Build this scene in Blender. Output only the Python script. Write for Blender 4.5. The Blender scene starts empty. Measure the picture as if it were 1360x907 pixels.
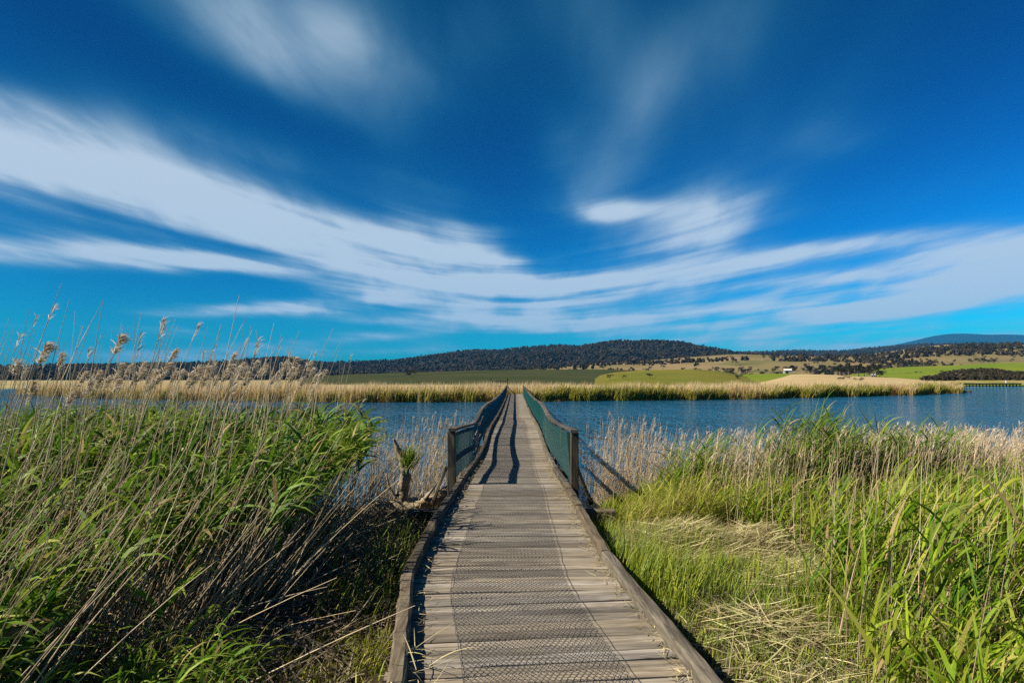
import bpy, math, random
import numpy as np
from mathutils import Vector, Matrix, Euler

R = math.radians
rng = np.random.default_rng(7)
random.seed(7)
scene = bpy.context.scene
COL = scene.collection

# ------------------------------------------------------------------ camera
EYE = 1.61
F_PX, CX, CY = 800.0, 680.0, 453.5            # photograph is 1360 x 907
PITCH = math.atan(49.5 / F_PX)
cam_d = bpy.data.cameras.new('camera')
cam_d.sensor_width = 36.0
cam_d.lens = 36.0 * F_PX / 1360.0
cam_d.clip_start = 0.05
cam_d.clip_end = 60000
cam = bpy.data.objects.new('camera', cam_d)
cam.location = (0, 0, EYE)
cam.rotation_euler = (R(90) + PITCH, 0, 0)
COL.objects.link(cam)
scene.camera = cam


def ray(x, y):
    """direction (unit) through a photograph pixel"""
    d = np.array([(x - CX) / F_PX, 1.0, (CY - y) / F_PX])
    c, s = math.cos(PITCH), math.sin(PITCH)
    d = np.array([d[0], d[1] * c - d[2] * s, d[1] * s + d[2] * c])
    return d / np.linalg.norm(d)


def azel(x, y):
    d = ray(x, y)
    return math.atan2(d[0], d[1]), math.asin(d[2])


# ------------------------------------------------------------------ light, sky, exposure
SUN_EL = R(42.0)
SUN_AZ = R(-98.0)                                # compass angle from +Y towards +X
sun_vec = Vector((math.sin(SUN_AZ) * math.cos(SUN_EL), math.cos(SUN_AZ) * math.cos(SUN_EL), math.sin(SUN_EL)))
sun_d = bpy.data.lights.new('sun', 'SUN')
sun_d.energy = 5.0
sun_d.angle = R(0.5)
sun_d.color = (1.0, 0.91, 0.76)
sun = bpy.data.objects.new('sun', sun_d)
sun.rotation_euler = (-sun_vec).to_track_quat('-Z', 'Y').to_euler()
sun.location = (-30, -5, 40)
COL.objects.link(sun)

scene.view_settings.view_transform = 'Standard'
scene.view_settings.look = 'None'
scene.view_settings.exposure = 0.95
scene.view_settings.gamma = 1.0
scene.render.engine = 'CYCLES'
scene.cycles.use_denoising = False      # keeps wire, grain and blades crisp
scene.cycles.use_adaptive_sampling = False
scene.cycles.sample_clamp_direct = 5.0
scene.cycles.sample_clamp_indirect = 3.0
scene.cycles.max_bounces = 6
scene.cycles.diffuse_bounces = 2
scene.cycles.transparent_max_bounces = 6
scene.cycles.volume_bounces = 0

SKY_STRENGTH = 0.1
world = bpy.data.worlds.new('World')
scene.world = world
world.use_nodes = True


class NT:
    """small helper round a node tree"""
    def __init__(s, tree):
        s.t = tree
        tree.nodes.clear()

    def n(s, typ, **kw):
        nd = s.t.nodes.new(typ)
        for k, v in kw.items():
            setattr(nd, k, v)
        return nd

    def link(s, a, b):
        s.t.links.new(a, b)

    def put(s, sock, v):
        if isinstance(v, bpy.types.NodeSocket):
            s.t.links.new(v, sock)
        else:
            sock.default_value = v

    def math(s, op, a, b=None, c=None, clamp=False):
        nd = s.n('ShaderNodeMath', operation=op, use_clamp=clamp)
        s.put(nd.inputs[0], a)
        if b is not None:
            s.put(nd.inputs[1], b)
        if c is not None:
            s.put(nd.inputs[2], c)
        return nd.outputs[0]

    def vec(s, op, a, b=None):
        nd = s.n('ShaderNodeVectorMath', operation=op)
        s.put(nd.inputs[0], a)
        if b is not None:
            s.put(nd.inputs[1], b)
        return nd.outputs['Value'] if op in ('DOT_PRODUCT', 'LENGTH') else nd.outputs['Vector']

    def mix(s, fac, a, b, blend='MIX'):
        nd = s.n('ShaderNodeMix', data_type='RGBA', blend_type=blend)
        s.put(nd.inputs[0], fac)
        for i, v in ((6, a), (7, b)):
            s.put(nd.inputs[i], v if isinstance(v, bpy.types.NodeSocket) else (*v, 1)[:4])
        return nd.outputs[2]

    def ramp(s, fac, stops, interp='LINEAR'):
        nd = s.n('ShaderNodeValToRGB')
        nd.color_ramp.interpolation = interp
        el = nd.color_ramp.elements
        while len(el) < len(stops):
            el.new(0.5)
        for e, (p, c) in zip(el, stops):
            e.position = p
            e.color = (*c, 1)[:4] if not isinstance(c, (int, float)) else (c, c, c, 1)
        s.put(nd.inputs[0], fac)
        return nd.outputs[0]

    def noise(s, vec, scale, detail=4, rough=0.55, dist=0.0):
        nd = s.n('ShaderNodeTexNoise')
        if vec is not None:
            s.put(nd.inputs['Vector'], vec)
        nd.inputs['Scale'].default_value = scale
        nd.inputs['Detail'].default_value = detail
        nd.inputs['Roughness'].default_value = rough
        nd.inputs['Distortion'].default_value = dist
        return nd.outputs[0]

    def smooth(s, v, a, b, lo=0.0, hi=1.0):
        nd = s.n('ShaderNodeMapRange', interpolation_type='SMOOTHSTEP')
        s.put(nd.inputs[0], v)
        for i, q in enumerate((a, b, lo, hi)):
            nd.inputs[i + 1].default_value = q
        return nd.outputs[0]

    def scalev(s, vec, sc, loc=None):
        nd = s.n('ShaderNodeMapping')
        s.put(nd.inputs['Vector'], vec)
        nd.inputs['Scale'].default_value = sc
        if loc:
            nd.inputs['Location'].default_value = loc
        return nd.outputs[0]


def build_world():
    w = NT(world.node_tree)
    out = w.n('ShaderNodeOutputWorld')
    bg = w.n('ShaderNodeBackground')
    bg.inputs['Strength'].default_value = SKY_STRENGTH
    sky = w.n('ShaderNodeTexSky', sky_type='NISHITA')
    sky.sun_disc = False
    sky.sun_elevation = SUN_EL
    sky.sun_rotation = SUN_AZ
    sky.altitude = 0
    sky.air_density = 1.0
    sky.dust_density = 0.3
    sky.ozone_density = 3.0
    # polarised, deep clear air: darker and more saturated than the bare model
    g = w.n('ShaderNodeGamma')
    w.link(sky.outputs[0], g.inputs[0])
    g.inputs[1].default_value = SKY_GAMMA
    clear = w.mix(1.0, g.outputs[0], SKY_TINT, 'MULTIPLY')
    tc = w.n('ShaderNodeTexCoord')
    d = tc.outputs['Generated']
    sep = w.n('ShaderNodeSeparateXYZ')
    w.link(d, sep.inputs[0])
    az = w.math('ARCTAN2', sep.outputs[0], sep.outputs[1])
    el = w.math('ARCSINE', sep.outputs[2])
    # the clear sky stays deep on the sunward side too (polarised)
    clear = w.mix(1.0, clear, w.math('MINIMUM', w.math('MAXIMUM', w.math('MULTIPLY_ADD', sep.outputs[0], 0.7, 0.8), 0.40), 1.05), 'MULTIPLY')
    # long-exposure streaks: drawn out along the drift on the cloud layer, level near the horizon
    zz = w.math('ADD', w.math('MAXIMUM', sep.outputs[2], 0.0), 0.16)
    pl = w.n('ShaderNodeCombineXYZ')
    w.link(w.math('DIVIDE', sep.outputs[0], zz), pl.inputs[0])
    w.link(w.math('DIVIDE', sep.outputs[1], zz), pl.inputs[1])
    streak = w.noise(w.scalev(pl.outputs[0], (2.6, 1.0, 1)), 1.6, 5, 0.52, 0.35)
    broad = w.noise(w.scalev(pl.outputs[0], (1.0, 0.3, 1), (3.1, 0.4, 0)), 0.9, 3, 0.5, 0.5)
    lay = w.n('ShaderNodeCombineXYZ')
    w.link(az, lay.inputs[0])
    fan = w.math('MULTIPLY_ADD', w.math('SQRT', w.math('MULTIPLY_ADD', az, az, 0.03)), 1.5, 1.0)
    w.link(w.math('DIVIDE', el, fan), lay.inputs[1])
    level = w.noise(w.scalev(lay.outputs[0], (1.7, 40, 1)), 1.0, 4, 0.5, 0.15)
    warp_n = w.n('ShaderNodeTexNoise')
    w.link(d, warp_n.inputs['Vector'])
    warp_n.inputs['Scale'].default_value = 2.6
    warp_n.inputs['Detail'].default_value = 3
    ws = w.n('ShaderNodeSeparateXYZ')
    w.link(warp_n.outputs['Color'], ws.inputs[0])
    az_w = w.math('ADD', az, w.math('MULTIPLY_ADD', ws.outputs[0], 0.16, -0.08))
    el_w = w.math('ADD', el, w.math('MULTIPLY_ADD', ws.outputs[1], 0.036, -0.018))
    c3 = w.n('ShaderNodeCombineXYZ')
    w.link(az_w, c3.inputs[0])
    w.link(el_w, c3.inputs[1])
    c3.inputs[2].default_value = 1.0
    q = c3.outputs[0]
    total = None
    for (x, y, L, W, ang, amp) in CLOUDS:
        a = R(ang)
        c = np.array(azel(x, y))
        p1 = np.array(azel(x + L * math.cos(a), y + L * math.sin(a))) - c
        p2 = np.array(azel(x - W * math.sin(a), y + W * math.cos(a))) - c
        inv = np.linalg.inv(np.column_stack([p1, p2]))
        off = -inv @ c
        u = w.vec('DOT_PRODUCT', q, (inv[0, 0], inv[0, 1], off[0]))
        v = w.vec('DOT_PRODUCT', q, (inv[1, 0], inv[1, 1], off[1]))
        r2 = w.math('MULTIPLY_ADD', v, v, w.math('MULTIPLY', u, u))
        e = w.math('POWER', 0.42, r2)
        total = w.math('MULTIPLY', e, amp) if total is None else w.math('MULTIPLY_ADD', e, amp, total)
    # thin veils over the whole dome, thicker streaks where the banks lie
    veil = w.math('ADD', w.smooth(broad, 0.4, 0.8, 0.0, 0.26), w.math('MULTIPLY', w.smooth(level, 0.45, 0.8), w.smooth(el, 0.30, 0.03, 0.0, 0.28)))
    st = w.math('MULTIPLY', w.smooth(streak, 0.25, 0.72, 0.75, 1.25), w.math('ADD', 1.0, w.math('MULTIPLY', w.smooth(level, 0.24, 0.76, -0.8, 0.62), w.smooth(el, 0.42, 0.12))))
    dens = w.math('ADD', w.math('MULTIPLY', w.math('MULTIPLY', total, 0.70), st), veil)
    fac = w.smooth(dens, -0.05, 1.05, 0.0, 0.92)
    k = 1.0 / SKY_STRENGTH
    ccol = w.mix(w.smooth(dens, 0.1, 0.9), tuple(k * v for v in CLOUD_THIN), tuple(k * v for v in CLOUD_THICK))
    col = w.mix(fac, clear, ccol)
    w.link(col, bg.inputs[0])
    w.link(bg.outputs[0], out.inputs[0])


SKY_GAMMA = 2.5
SKY_TINT = (0.0, 0.0430, 0.0505)
CLOUD_THIN = (0.008, 0.175, 0.275)
CLOUD_THICK = (0.30, 0.365, 0.425)
# x, y, half length, half width (photo pixels), tilt (degrees, clockwise), weight
CLOUDS = [
    (30, 215, 200, 52, 12, 1.0), (250, 262, 200, 42, 15, 0.95), (470, 322, 160, 30, 16, 0.9), (360, 300, 200, 26, 12, 0.4),
    (-200, 170, 180, 60, 10, 0.9), (70, 335, 190, 17, 4, 0.85), (290, 348, 220, 14, 3, 0.8), (180, 310, 200, 22, 8, 0.35),
    (570, 352, 120, 28, 12, 0.95), (640, 376, 100, 20, 8, 0.8), (560, 388, 120, 15, 0, 0.6), (600, 320, 70, 22, 30, 0.3),
    (720, 372, 130, 16, 1, 0.8), (340, 412, 130, 9, -2, 0.9), (215, 437, 105, 8, 2, 1.1), (470, 400, 110, 10, -3, 0.5),
    (620, 424, 190, 13, -1, 0.9), (440, 453, 150, 8, -3, 0.75), (10, 428, 50, 5, 3, 0.6), (330, 470, 200, 9, 0, 0.5), (560, 470, 120, 6, 0, 0.35),
    (410, 45, 140, 70, 32, 0.52), (290, 5, 190, 55, 22, 0.42), (480, 10, 90, 70, -50, 0.36), (360, 95, 160, 30, 24, 0.22), (620, 60, 130, 80, -50, 0.26),
    (80, 150, 240, 34, 14, 0.42), (340, 200, 240, 34, 18, 0.3), (600, 290, 110, 34, 45, 0.26), (-60, 110, 160, 20, 18, 0.25),
    (935, 294, 92, 34, -10, 1.05), (830, 282, 85, 13, 0, 0.85), (895, 322, 90, 20, -6, 0.22),
    (900, 362, 190, 20, -4, 0.8), (1010, 352, 110, 14, -8, 0.65), (1190, 322, 190, 16, -8, 0.75), 
    (1320, 368, 220, 34, -4, 0.95), (1120, 380, 200, 20, -3, 0.65), (1300, 330, 130, 20, -3, 0.55), (780, 395, 220, 26, -2, 0.35),
    (1500, 350, 150, 45, -3, 0.8), (1110, 412, 160, 13, 0, 0.95), (900, 438, 260, 13, -1, 0.85), (1020, 400, 420, 45, -2, 0.2),
    (1230, 425, 260, 30, 0, 0.75), (1100, 454, 340, 22, 0, 0.75), (720, 435, 70, 7, 0, 0.4), (980, 455, 160, 6, 0, 0.35),
    (880, 130, 220, 65, -52, 0.38), (790, 10, 100, 60, 80, 0.36), (1115, 192, 70, 26, -18, 0.3), (1000, 215, 160, 40, -30, 0.16),
    (760, 230, 100, 50, 70, 0.2), (1250, 448, 40, 3, 0, 0.5), (1320, 446, 25, 3, -10, 0.5), (1250, 260, 200, 30, -15, 0.12),
]
build_world()


# ------------------------------------------------------------------ helpers
def tag(o, label=None, cat=None, group=None, kind=None):
    if label:
        o['label'] = label
    if cat:
        o['category'] = cat
    if group:
        o['group'] = group
    if kind:
        o['kind'] = kind
    return o


def new_mat(name):
    m = bpy.data.materials.new(name)
    m.use_nodes = True
    return m, NT(m.node_tree)


def principled(w, col, rough=0.8, spec=0.3, bump=None, bump_d=0.01, bump_s=0.5):
    p = w.n('ShaderNodeBsdfPrincipled')
    w.put(p.inputs['Base Color'], col if isinstance(col, bpy.types.NodeSocket) else (*col, 1)[:4])
    w.put(p.inputs['Roughness'], rough)
    p.inputs['Specular IOR Level'].default_value = spec
    if bump is not None:
        b = w.n('ShaderNodeBump')
        b.inputs['Distance'].default_value = bump_d
        b.inputs['Strength'].default_value = bump_s
        w.link(bump, b.inputs['Height'])
        w.link(b.outputs[0], p.inputs['Normal'])
    return p


def finish(w, shader):
    o = w.n('ShaderNodeOutputMaterial')
    w.link(shader, o.inputs[0])


def leaf_mat(name, stops, tip=None, tip_amt=0.5, trans=0.3, rough=0.5, spec=0.25):
    """foliage: colour from the per-blade 'tint' attribute (r = which colour, g = along the blade, b = brightness)"""
    m, w = new_mat(name)
    at = w.n('ShaderNodeAttribute', attribute_name='tint')
    s = w.n('ShaderNodeSeparateColor')
    w.link(at.outputs['Color'], s.inputs[0])
    n = len(stops)
    col = w.ramp(s.outputs[0], [(i / (n - 1), c) for i, c in enumerate(stops)])
    if tip:
        col = w.mix(w.math('MULTIPLY', w.smooth(s.outputs[1], 0.45, 1.0), tip_amt), col, tip)
    hs = w.n('ShaderNodeHueSaturation')
    w.link(col, hs.inputs['Color'])
    w.link(w.math('MULTIPLY_ADD', s.outputs[2], 0.7, 0.65), hs.inputs['Value'])
    p = principled(w, hs.outputs[0], rough, spec)
    if trans > 0:
        t = w.n('ShaderNodeBsdfTranslucent')
        w.link(hs.outputs[0], t.inputs[0])
        mx = w.n('ShaderNodeMixShader')
        mx.inputs[0].default_value = trans
        w.link(p.outputs[0], mx.inputs[1])
        w.link(t.outputs[0], mx.inputs[2])
        finish(w, mx.outputs[0])
    else:
        finish(w, p.outputs[0])
    return m


def wood_mat(name, dark, light, axis=0, rnd=True, moss=0.0):
    m, w = new_mat(name)
    tc = w.n('ShaderNodeTexCoord')
    oi = w.n('ShaderNodeObjectInfo')
    v = tc.outputs['Object']
    if rnd:
        sc = w.n('ShaderNodeVectorMath', operation='SCALE')
        sc.inputs[0].default_value = (37.0, 53.0, 19.0)
        w.link(oi.outputs['Random'], sc.inputs['Scale'])
        v = w.vec('ADD', v, sc.outputs[0])
    st = [60.0, 60.0, 60.0]
    st[axis] = 2.2
    grain = w.noise(w.scalev(v, tuple(st)), 1.0, 6, 0.65, 0.6)
    st2 = [14.0, 14.0, 14.0]
    st2[axis] = 1.1
    bands = w.noise(w.scalev(v, tuple(st2)), 1.0, 4, 0.6, 0.8)
    blotch = w.noise(v, 2.3, 4, 0.6)
    f = w.math('ADD', w.math('MULTIPLY', grain, 0.55), w.math('MULTIPLY', bands, 0.45))
    mid = tuple(0.5 * (a + b) for a, b in zip(dark, light))
    st3 = [170.0, 170.0, 170.0]
    st3[axis] = 2.6
    crack = w.noise(w.scalev(v, tuple(st3)), 1.0, 3, 0.6, 0.4)
    col = w.ramp(f, [(0.36, dark), (0.5, mid), (0.63, light)])
    col = w.mix(w.smooth(crack, 0.60, 0.70, 0, 0.8), col, tuple(0.35 * a for a in dark))
    col = w.mix(w.smooth(blotch, 0.45, 0.7, 0, 0.55), col, tuple(0.55 * a for a in mid))
    if rnd:
        hs = w.n('ShaderNodeHueSaturation')
        w.link(col, hs.inputs['Color'])
        w.link(w.math('MULTIPLY_ADD', oi.outputs['Random'], 0.75, 0.60), hs.inputs['Value'])
        w.link(w.math('MULTIPLY_ADD', w.math('FRACT', w.math('MULTIPLY', oi.outputs['Random'], 7.3)), 0.5, 0.75), hs.inputs['Saturation'])
        col = hs.outputs[0]
    if moss:
        col = w.mix(w.smooth(w.noise(v, 9.0, 5, 0.7), 0.5, 0.75, 0, moss), col, (0.10, 0.11, 0.035))
    finish(w, principled(w, col, 0.85, 0.2, grain, 0.004, 0.7).outputs[0])
    return m


# vectorised value noise
_lat = np.random.default_rng(99).random((256, 256))


def vnoise(x, y):
    xi, yi = np.floor(x).astype(int), np.floor(y).astype(int)
    fx, fy = x - xi, y - yi
    fx, fy = fx * fx * (3 - 2 * fx), fy * fy * (3 - 2 * fy)
    a, b = _lat[xi % 256, yi % 256], _lat[(xi + 1) % 256, yi % 256]
    c, d = _lat[xi % 256, (yi + 1) % 256], _lat[(xi + 1) % 256, (yi + 1) % 256]
    return (a * (1 - fx) + b * fx) * (1 - fy) + (c * (1 - fx) + d * fx) * fy


def fbm(x, y, o=4):
    x, y = np.asarray(x, float), np.asarray(y, float)
    s, a, t = 0, 0.5, 0
    for i in range(o):
        s = s + a * vnoise(x * 2 ** i + 17 * i, y * 2 ** i + 31 * i)
        t += a
        a *= 0.5
    return s / t


class Geo:
    def __init__(s):
        s.V, s.F, s.T, s.n = [], [], [], 0

    def add(s, V, F, T=None):
        V = np.asarray(V, float).reshape(-1, 3)
        F = np.asarray(F, int)
        if len(V) == 0:
            return
        s.V.append(V)
        s.F.append(F + s.n)
        s.T.append(np.full((len(V), 3), 0.5) if T is None else np.asarray(T, float).reshape(-1, 3))
        s.n += len(V)

    def mesh(s, name, mat, smooth=True):
        V = np.concatenate(s.V)
        T = np.concatenate(s.T)
        me = bpy.data.meshes.new(name)
        me.vertices.add(len(V))
        me.vertices.foreach_set('co', V.astype(np.float32).ravel())
        loops = np.concatenate([f.ravel() for f in s.F])
        tot = np.concatenate([np.full(len(f), f.shape[1]) for f in s.F])
        me.loops.add(len(loops))
        me.loops.foreach_set('vertex_index', loops.astype(np.int32))
        me.polygons.add(len(tot))
        st = np.concatenate([[0], np.cumsum(tot)[:-1]])
        me.polygons.foreach_set('loop_start', st.astype(np.int32))
        me.polygons.foreach_set('loop_total', tot.astype(np.int32))
        me.polygons.foreach_set('use_smooth', np.full(len(tot), smooth))
        a = me.attributes.new('tint', 'FLOAT_COLOR', 'POINT')
        a.data.foreach_set('color', np.concatenate([T, np.ones((len(T), 1))], 1).astype(np.float32).ravel())
        me.update(calc_edges=True)
        me.validate()
        if mat:
            me.materials.append(mat)
        return me

    def build(s, name, mat, parent=None, smooth=True):
        return put(name, s.mesh(name, mat, smooth), parent)


def put(name, me, parent=None):
    o = bpy.data.objects.new(name, me)
    COL.objects.link(o)
    if parent:
        o.parent = parent
    return o


def empty(name, loc=(0, 0, 0)):
    o = bpy.data.objects.new(name, None)
    o.location = loc
    COL.objects.link(o)
    return o


def grid_faces(nu, nv, base=0):
    i, j = np.meshgrid(np.arange(nu - 1), np.arange(nv - 1), indexing='ij')
    a = (i * nv + j).ravel() + base
    return np.stack([a, a + nv, a + nv + 1, a + 1], 1)


def centreline(P, phi, th0, bend, L, n, power=1.4):
    """curved lines: N x (n+1) x 3; tilt from the vertical grows from th0 by bend towards phi"""
    N = len(P)
    s = (np.arange(n) + 0.5) / n
    th = th0[:, None] + bend[:, None] * s[None, :] ** power
    st = (L / n)[:, None]
    dx, dy, dz = st * np.sin(th) * np.cos(phi)[:, None], st * np.sin(th) * np.sin(phi)[:, None], st * np.cos(th)
    C = np.zeros((N, n + 1, 3))
    C[:, 1:, 0] = np.cumsum(dx, 1)
    C[:, 1:, 1] = np.cumsum(dy, 1)
    C[:, 1:, 2] = np.cumsum(dz, 1)
    return C + P[:, None, :]


def add_blades(g, P, phi, th0, bend, L, w, n=4, roll=None, hue=None, bright=None, power=1.4, prof=None):
    N = len(P)
    if N == 0:
        return
    C = centreline(P, phi, th0, bend, L, n, power)
    t = np.gradient(C, axis=1)
    t /= np.linalg.norm(t, axis=2, keepdims=True) + 1e-9
    s1 = np.stack([-np.sin(phi), np.cos(phi), np.zeros(N)], 1)[:, None, :] * np.ones((1, n + 1, 1))
    s2 = np.cross(t, s1)
    if roll is None:
        roll = rng.normal(0, 0.5, N)
    side = s1 * np.cos(roll)[:, None, None] + s2 * np.sin(roll)[:, None, None]
    s = np.linspace(0, 1, n + 1)
    if prof is None:
        prof = np.clip(np.minimum(0.55 + 2.2 * s, 1.0) * (1 - s ** 2.2), 0.03, 1)
    hw = 0.5 * w[:, None] * prof[None, :]
    V = np.stack([C - side * hw[..., None], C + side * hw[..., None]], 2)
    idx = np.arange(N)[:, None] * (2 * (n + 1)) + 2 * np.arange(n)[None, :]
    a = idx.ravel()
    F = np.stack([a, a + 1, a + 3, a + 2], 1)
    hue = rng.random(N) if hue is None else hue
    bright = rng.random(N) if bright is None else bright
    T = np.zeros((N, n + 1, 2, 3))
    T[..., 0] = np.clip(hue, 0, 1)[:, None, None]
    T[..., 1] = s[None, :, None]
    T[..., 2] = np.clip(bright, 0, 1)[:, None, None]
    g.add(V, F, T)


def add_tubes(g, C, r0, r1, sides=3, hue=None, bright=None):
    N, m, _ = C.shape
    if N == 0:
        return
    t = np.gradient(C, axis=1)
    t /= np.linalg.norm(t, axis=2, keepdims=True) + 1e-9
    ref = np.where(np.abs(t[..., 2:3]) > 0.9, np.array([1.0, 0.15, 0]), np.array([0.0, 0.05, 1.0]))
    a = np.cross(t, ref)
    a /= np.linalg.norm(a, axis=2, keepdims=True) + 1e-9
    b = np.cross(t, a)
    s = np.linspace(0, 1, m)
    r = np.broadcast_to(r0, (N,))[:, None] * (1 - s) + np.broadcast_to(r1, (N,))[:, None] * s
    an = np.arange(sides) * 2 * math.pi / sides
    V = C[:, :, None, :] + r[:, :, None, None] * (a[:, :, None, :] * np.cos(an)[None, None, :, None] + b[:, :, None, :] * np.sin(an)[None, None, :, None])
    base = np.arange(N)[:, None, None] * (m * sides) + np.arange(m - 1)[None, :, None] * sides
    k = np.arange(sides)[None, None, :]
    k2 = (k + 1) % sides
    F = np.stack([(base + k), (base + k2), (base + sides + k2), (base + sides + k)], -1).reshape(-1, 4)
    hue = rng.random(N) if hue is None else hue
    bright = rng.random(N) if bright is None else bright
    T = np.zeros((N, m, sides, 3))
    T[..., 0] = np.clip(hue, 0, 1)[:, None, None]
    T[..., 1] = s[None, :, None]
    T[..., 2] = np.clip(bright, 0, 1)[:, None, None]
    g.add(V, F, T)


def box_verts(sx, sy, sz):
    return np.array([[x * sx / 2, y * sy / 2, z * sz / 2] for x in (-1, 1) for y in (-1, 1) for z in (-1, 1)])


BOX_F = np.array([[0, 1, 3, 2], [4, 6, 7, 5], [0, 4, 5, 1], [2, 3, 7, 6], [0, 2, 6, 4], [1, 5, 7, 3]])


def beam_geo(g, A, B, w, h, nseg=6, jit=0.004, chamfer=0.012, up=(0, 0, 1), seed=0):
    """squared timber from A to B with worn, slightly uneven edges"""
    r = np.random.default_rng(seed)
    A, B = np.array(A, float), np.array(B, float)
    t = (B - A) / np.linalg.norm(B - A)
    s = np.cross(t, np.array(up, float))
    s /= np.linalg.norm(s)
    u = np.cross(s, t)
    c = min(chamfer, 0.3 * min(w, h))
    sec = np.array([[-w / 2 + c, -h / 2], [w / 2 - c, -h / 2], [w / 2, -h / 2 + c], [w / 2, h / 2 - c],
                    [w / 2 - c, h / 2], [-w / 2 + c, h / 2], [-w / 2, h / 2 - c], [-w / 2, -h / 2 + c]])
    k = 8
    V = []
    for i in range(nseg + 1):
        q = A + (B - A) * i / nseg
        o = r.normal(0, jit, (k, 2)) + r.normal(0, jit * 0.6, 2)
        for (x, y), (ox, oy) in zip(sec, o):
            V.append(q + s * (x + ox) + u * (y + oy))
    F = []
    for i in range(nseg):
        for j in range(k):
            j2 = (j + 1) % k
            F.append([i * k + j, i * k + j2, (i + 1) * k + j2, (i + 1) * k + j])
    g.add(V, F)
    g.F.append(np.array([list(range(k))[::-1]]) + g.n - len(V))
    g.F.append(np.array([[nseg * k + j for j in range(k)]]) + g.n - len(V))


def beam(name, A, B, w, h, mat, parent, **kw):
    g = Geo()
    mid = (np.array(A, float) + np.array(B, float)) / 2
    beam_geo(g, np.array(A) - mid, np.array(B) - mid, w, h, **kw)
    o = g.build(name, mat, parent, smooth=False)
    o.location = mid
    return o


# ------------------------------------------------------------------ materials
M = {}
M['plank'] = wood_mat('weathered_plank', (0.08, 0.066, 0.049), (0.35, 0.305, 0.24), 0)
M['kerb'] = wood_mat('kerb_timber', (0.035, 0.027, 0.019), (0.165, 0.138, 0.10), 1, moss=0.35)
M['rail'] = wood_mat('rail_timber', (0.028, 0.024, 0.02), (0.14, 0.125, 0.10), 1, moss=0.25)
M['post'] = wood_mat('post_timber', (0.035, 0.028, 0.02), (0.14, 0.115, 0.08), 2, moss=0.5)
M['drift'] = wood_mat('driftwood', (0.12, 0.09, 0.06), (0.46, 0.39, 0.29), 0)


def simple(name, col, rough=0.8, spec=0.3, var=0.0, scale=3.0, col2=None, bump=0.0):
    m, w = new_mat(name)
    tc = w.n('ShaderNodeTexCoord')
    nz = w.noise(tc.outputs['Object'], scale, 5, 0.6)
    c = col
    if col2:
        c = w.mix(w.smooth(nz, 0.35, 0.65), col, col2)
    p = principled(w, c, rough, spec, nz if bump else None, bump, 0.6)
    finish(w, p.outputs[0])
    return m


M['wire'] = simple('galvanised_wire', (0.065, 0.062, 0.056), 0.5, 0.4)
M['fence_wire'] = simple('green_coated_wire', (0.003, 0.050, 0.052), 0.45, 0.4)
M['soil'] = simple('soil', (0.045, 0.033, 0.02), 0.95, 0.1, scale=2.2, col2=(0.09, 0.068, 0.035), bump=0.03)
M['reed_leaf'] = leaf_mat('reed_leaf', [(0.028, 0.085, 0.006), (0.06, 0.145, 0.008), (0.105, 0.205, 0.012), (0.17, 0.265, 0.02), (0.26, 0.30, 0.035), (0.34, 0.25, 0.10)], (0.26, 0.26, 0.06), 0.35, 0.34, 0.5, 0.14)
M['reed_leaf_right'] = leaf_mat('reed_leaf_yellowish', [(0.05, 0.13, 0.005), (0.11, 0.205, 0.007), (0.20, 0.285, 0.012), (0.30, 0.325, 0.03), (0.40, 0.30, 0.12)], (0.34, 0.31, 0.08), 0.4, 0.4, 0.5, 0.14)
M['dry'] = leaf_mat('dry_reed', [(0.17, 0.115, 0.055), (0.32, 0.23, 0.125), (0.46, 0.355, 0.215), (0.60, 0.49, 0.33)], None, 0, 0.12, 0.6, 0.25)
M['plume'] = leaf_mat('reed_plume', [(0.44, 0.35, 0.24), (0.58, 0.49, 0.37), (0.68, 0.60, 0.49)], None, 0, 0.35, 0.8, 0.1)
M['grass'] = leaf_mat('grass', [(0.065, 0.135, 0.007), (0.13, 0.21, 0.010), (0.23, 0.285, 0.018), (0.38, 0.37, 0.045)], (0.30, 0.27, 0.07), 0.4, 0.3, 0.5, 0.25)
M['straw'] = leaf_mat('straw', [(0.26, 0.20, 0.09), (0.42, 0.35, 0.17), (0.56, 0.49, 0.27), (0.34, 0.36, 0.13)], None, 0, 0.2, 0.6, 0.25)
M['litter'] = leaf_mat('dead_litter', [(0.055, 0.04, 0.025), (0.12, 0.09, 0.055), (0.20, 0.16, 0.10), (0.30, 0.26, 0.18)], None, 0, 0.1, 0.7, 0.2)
M['far_tan'] = leaf_mat('far_dry_reed', [(0.34, 0.23, 0.085), (0.45, 0.32, 0.12), (0.54, 0.41, 0.18), (0.60, 0.48, 0.25)], (0.66, 0.52, 0.32), 0.8, 0.4, 0.7, 0.1)
M['far_green'] = leaf_mat('far_green_reed', [(0.13, 0.16, 0.014), (0.22, 0.23, 0.022), (0.34, 0.29, 0.04), (0.50, 0.40, 0.12)], None, 0, 0.45, 0.6, 0.15)
M['wood_far'] = leaf_mat('far_woodland', [(0.013, 0.014, 0.009), (0.022, 0.021, 0.013), (0.038, 0.031, 0.02), (0.055, 0.042, 0.028)], None, 0, 0.0, 0.9, 0.05)
M['tree_leaf'] = leaf_mat('tree_leaf', [(0.012, 0.017, 0.009), (0.02, 0.025, 0.013), (0.034, 0.036, 0.02)], None, 0, 0.2, 0.7, 0.1)
M['bark'] = simple('tree_bark', (0.20, 0.17, 0.14), 0.9, 0.1, scale=4, col2=(0.08, 0.065, 0.05))


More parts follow.
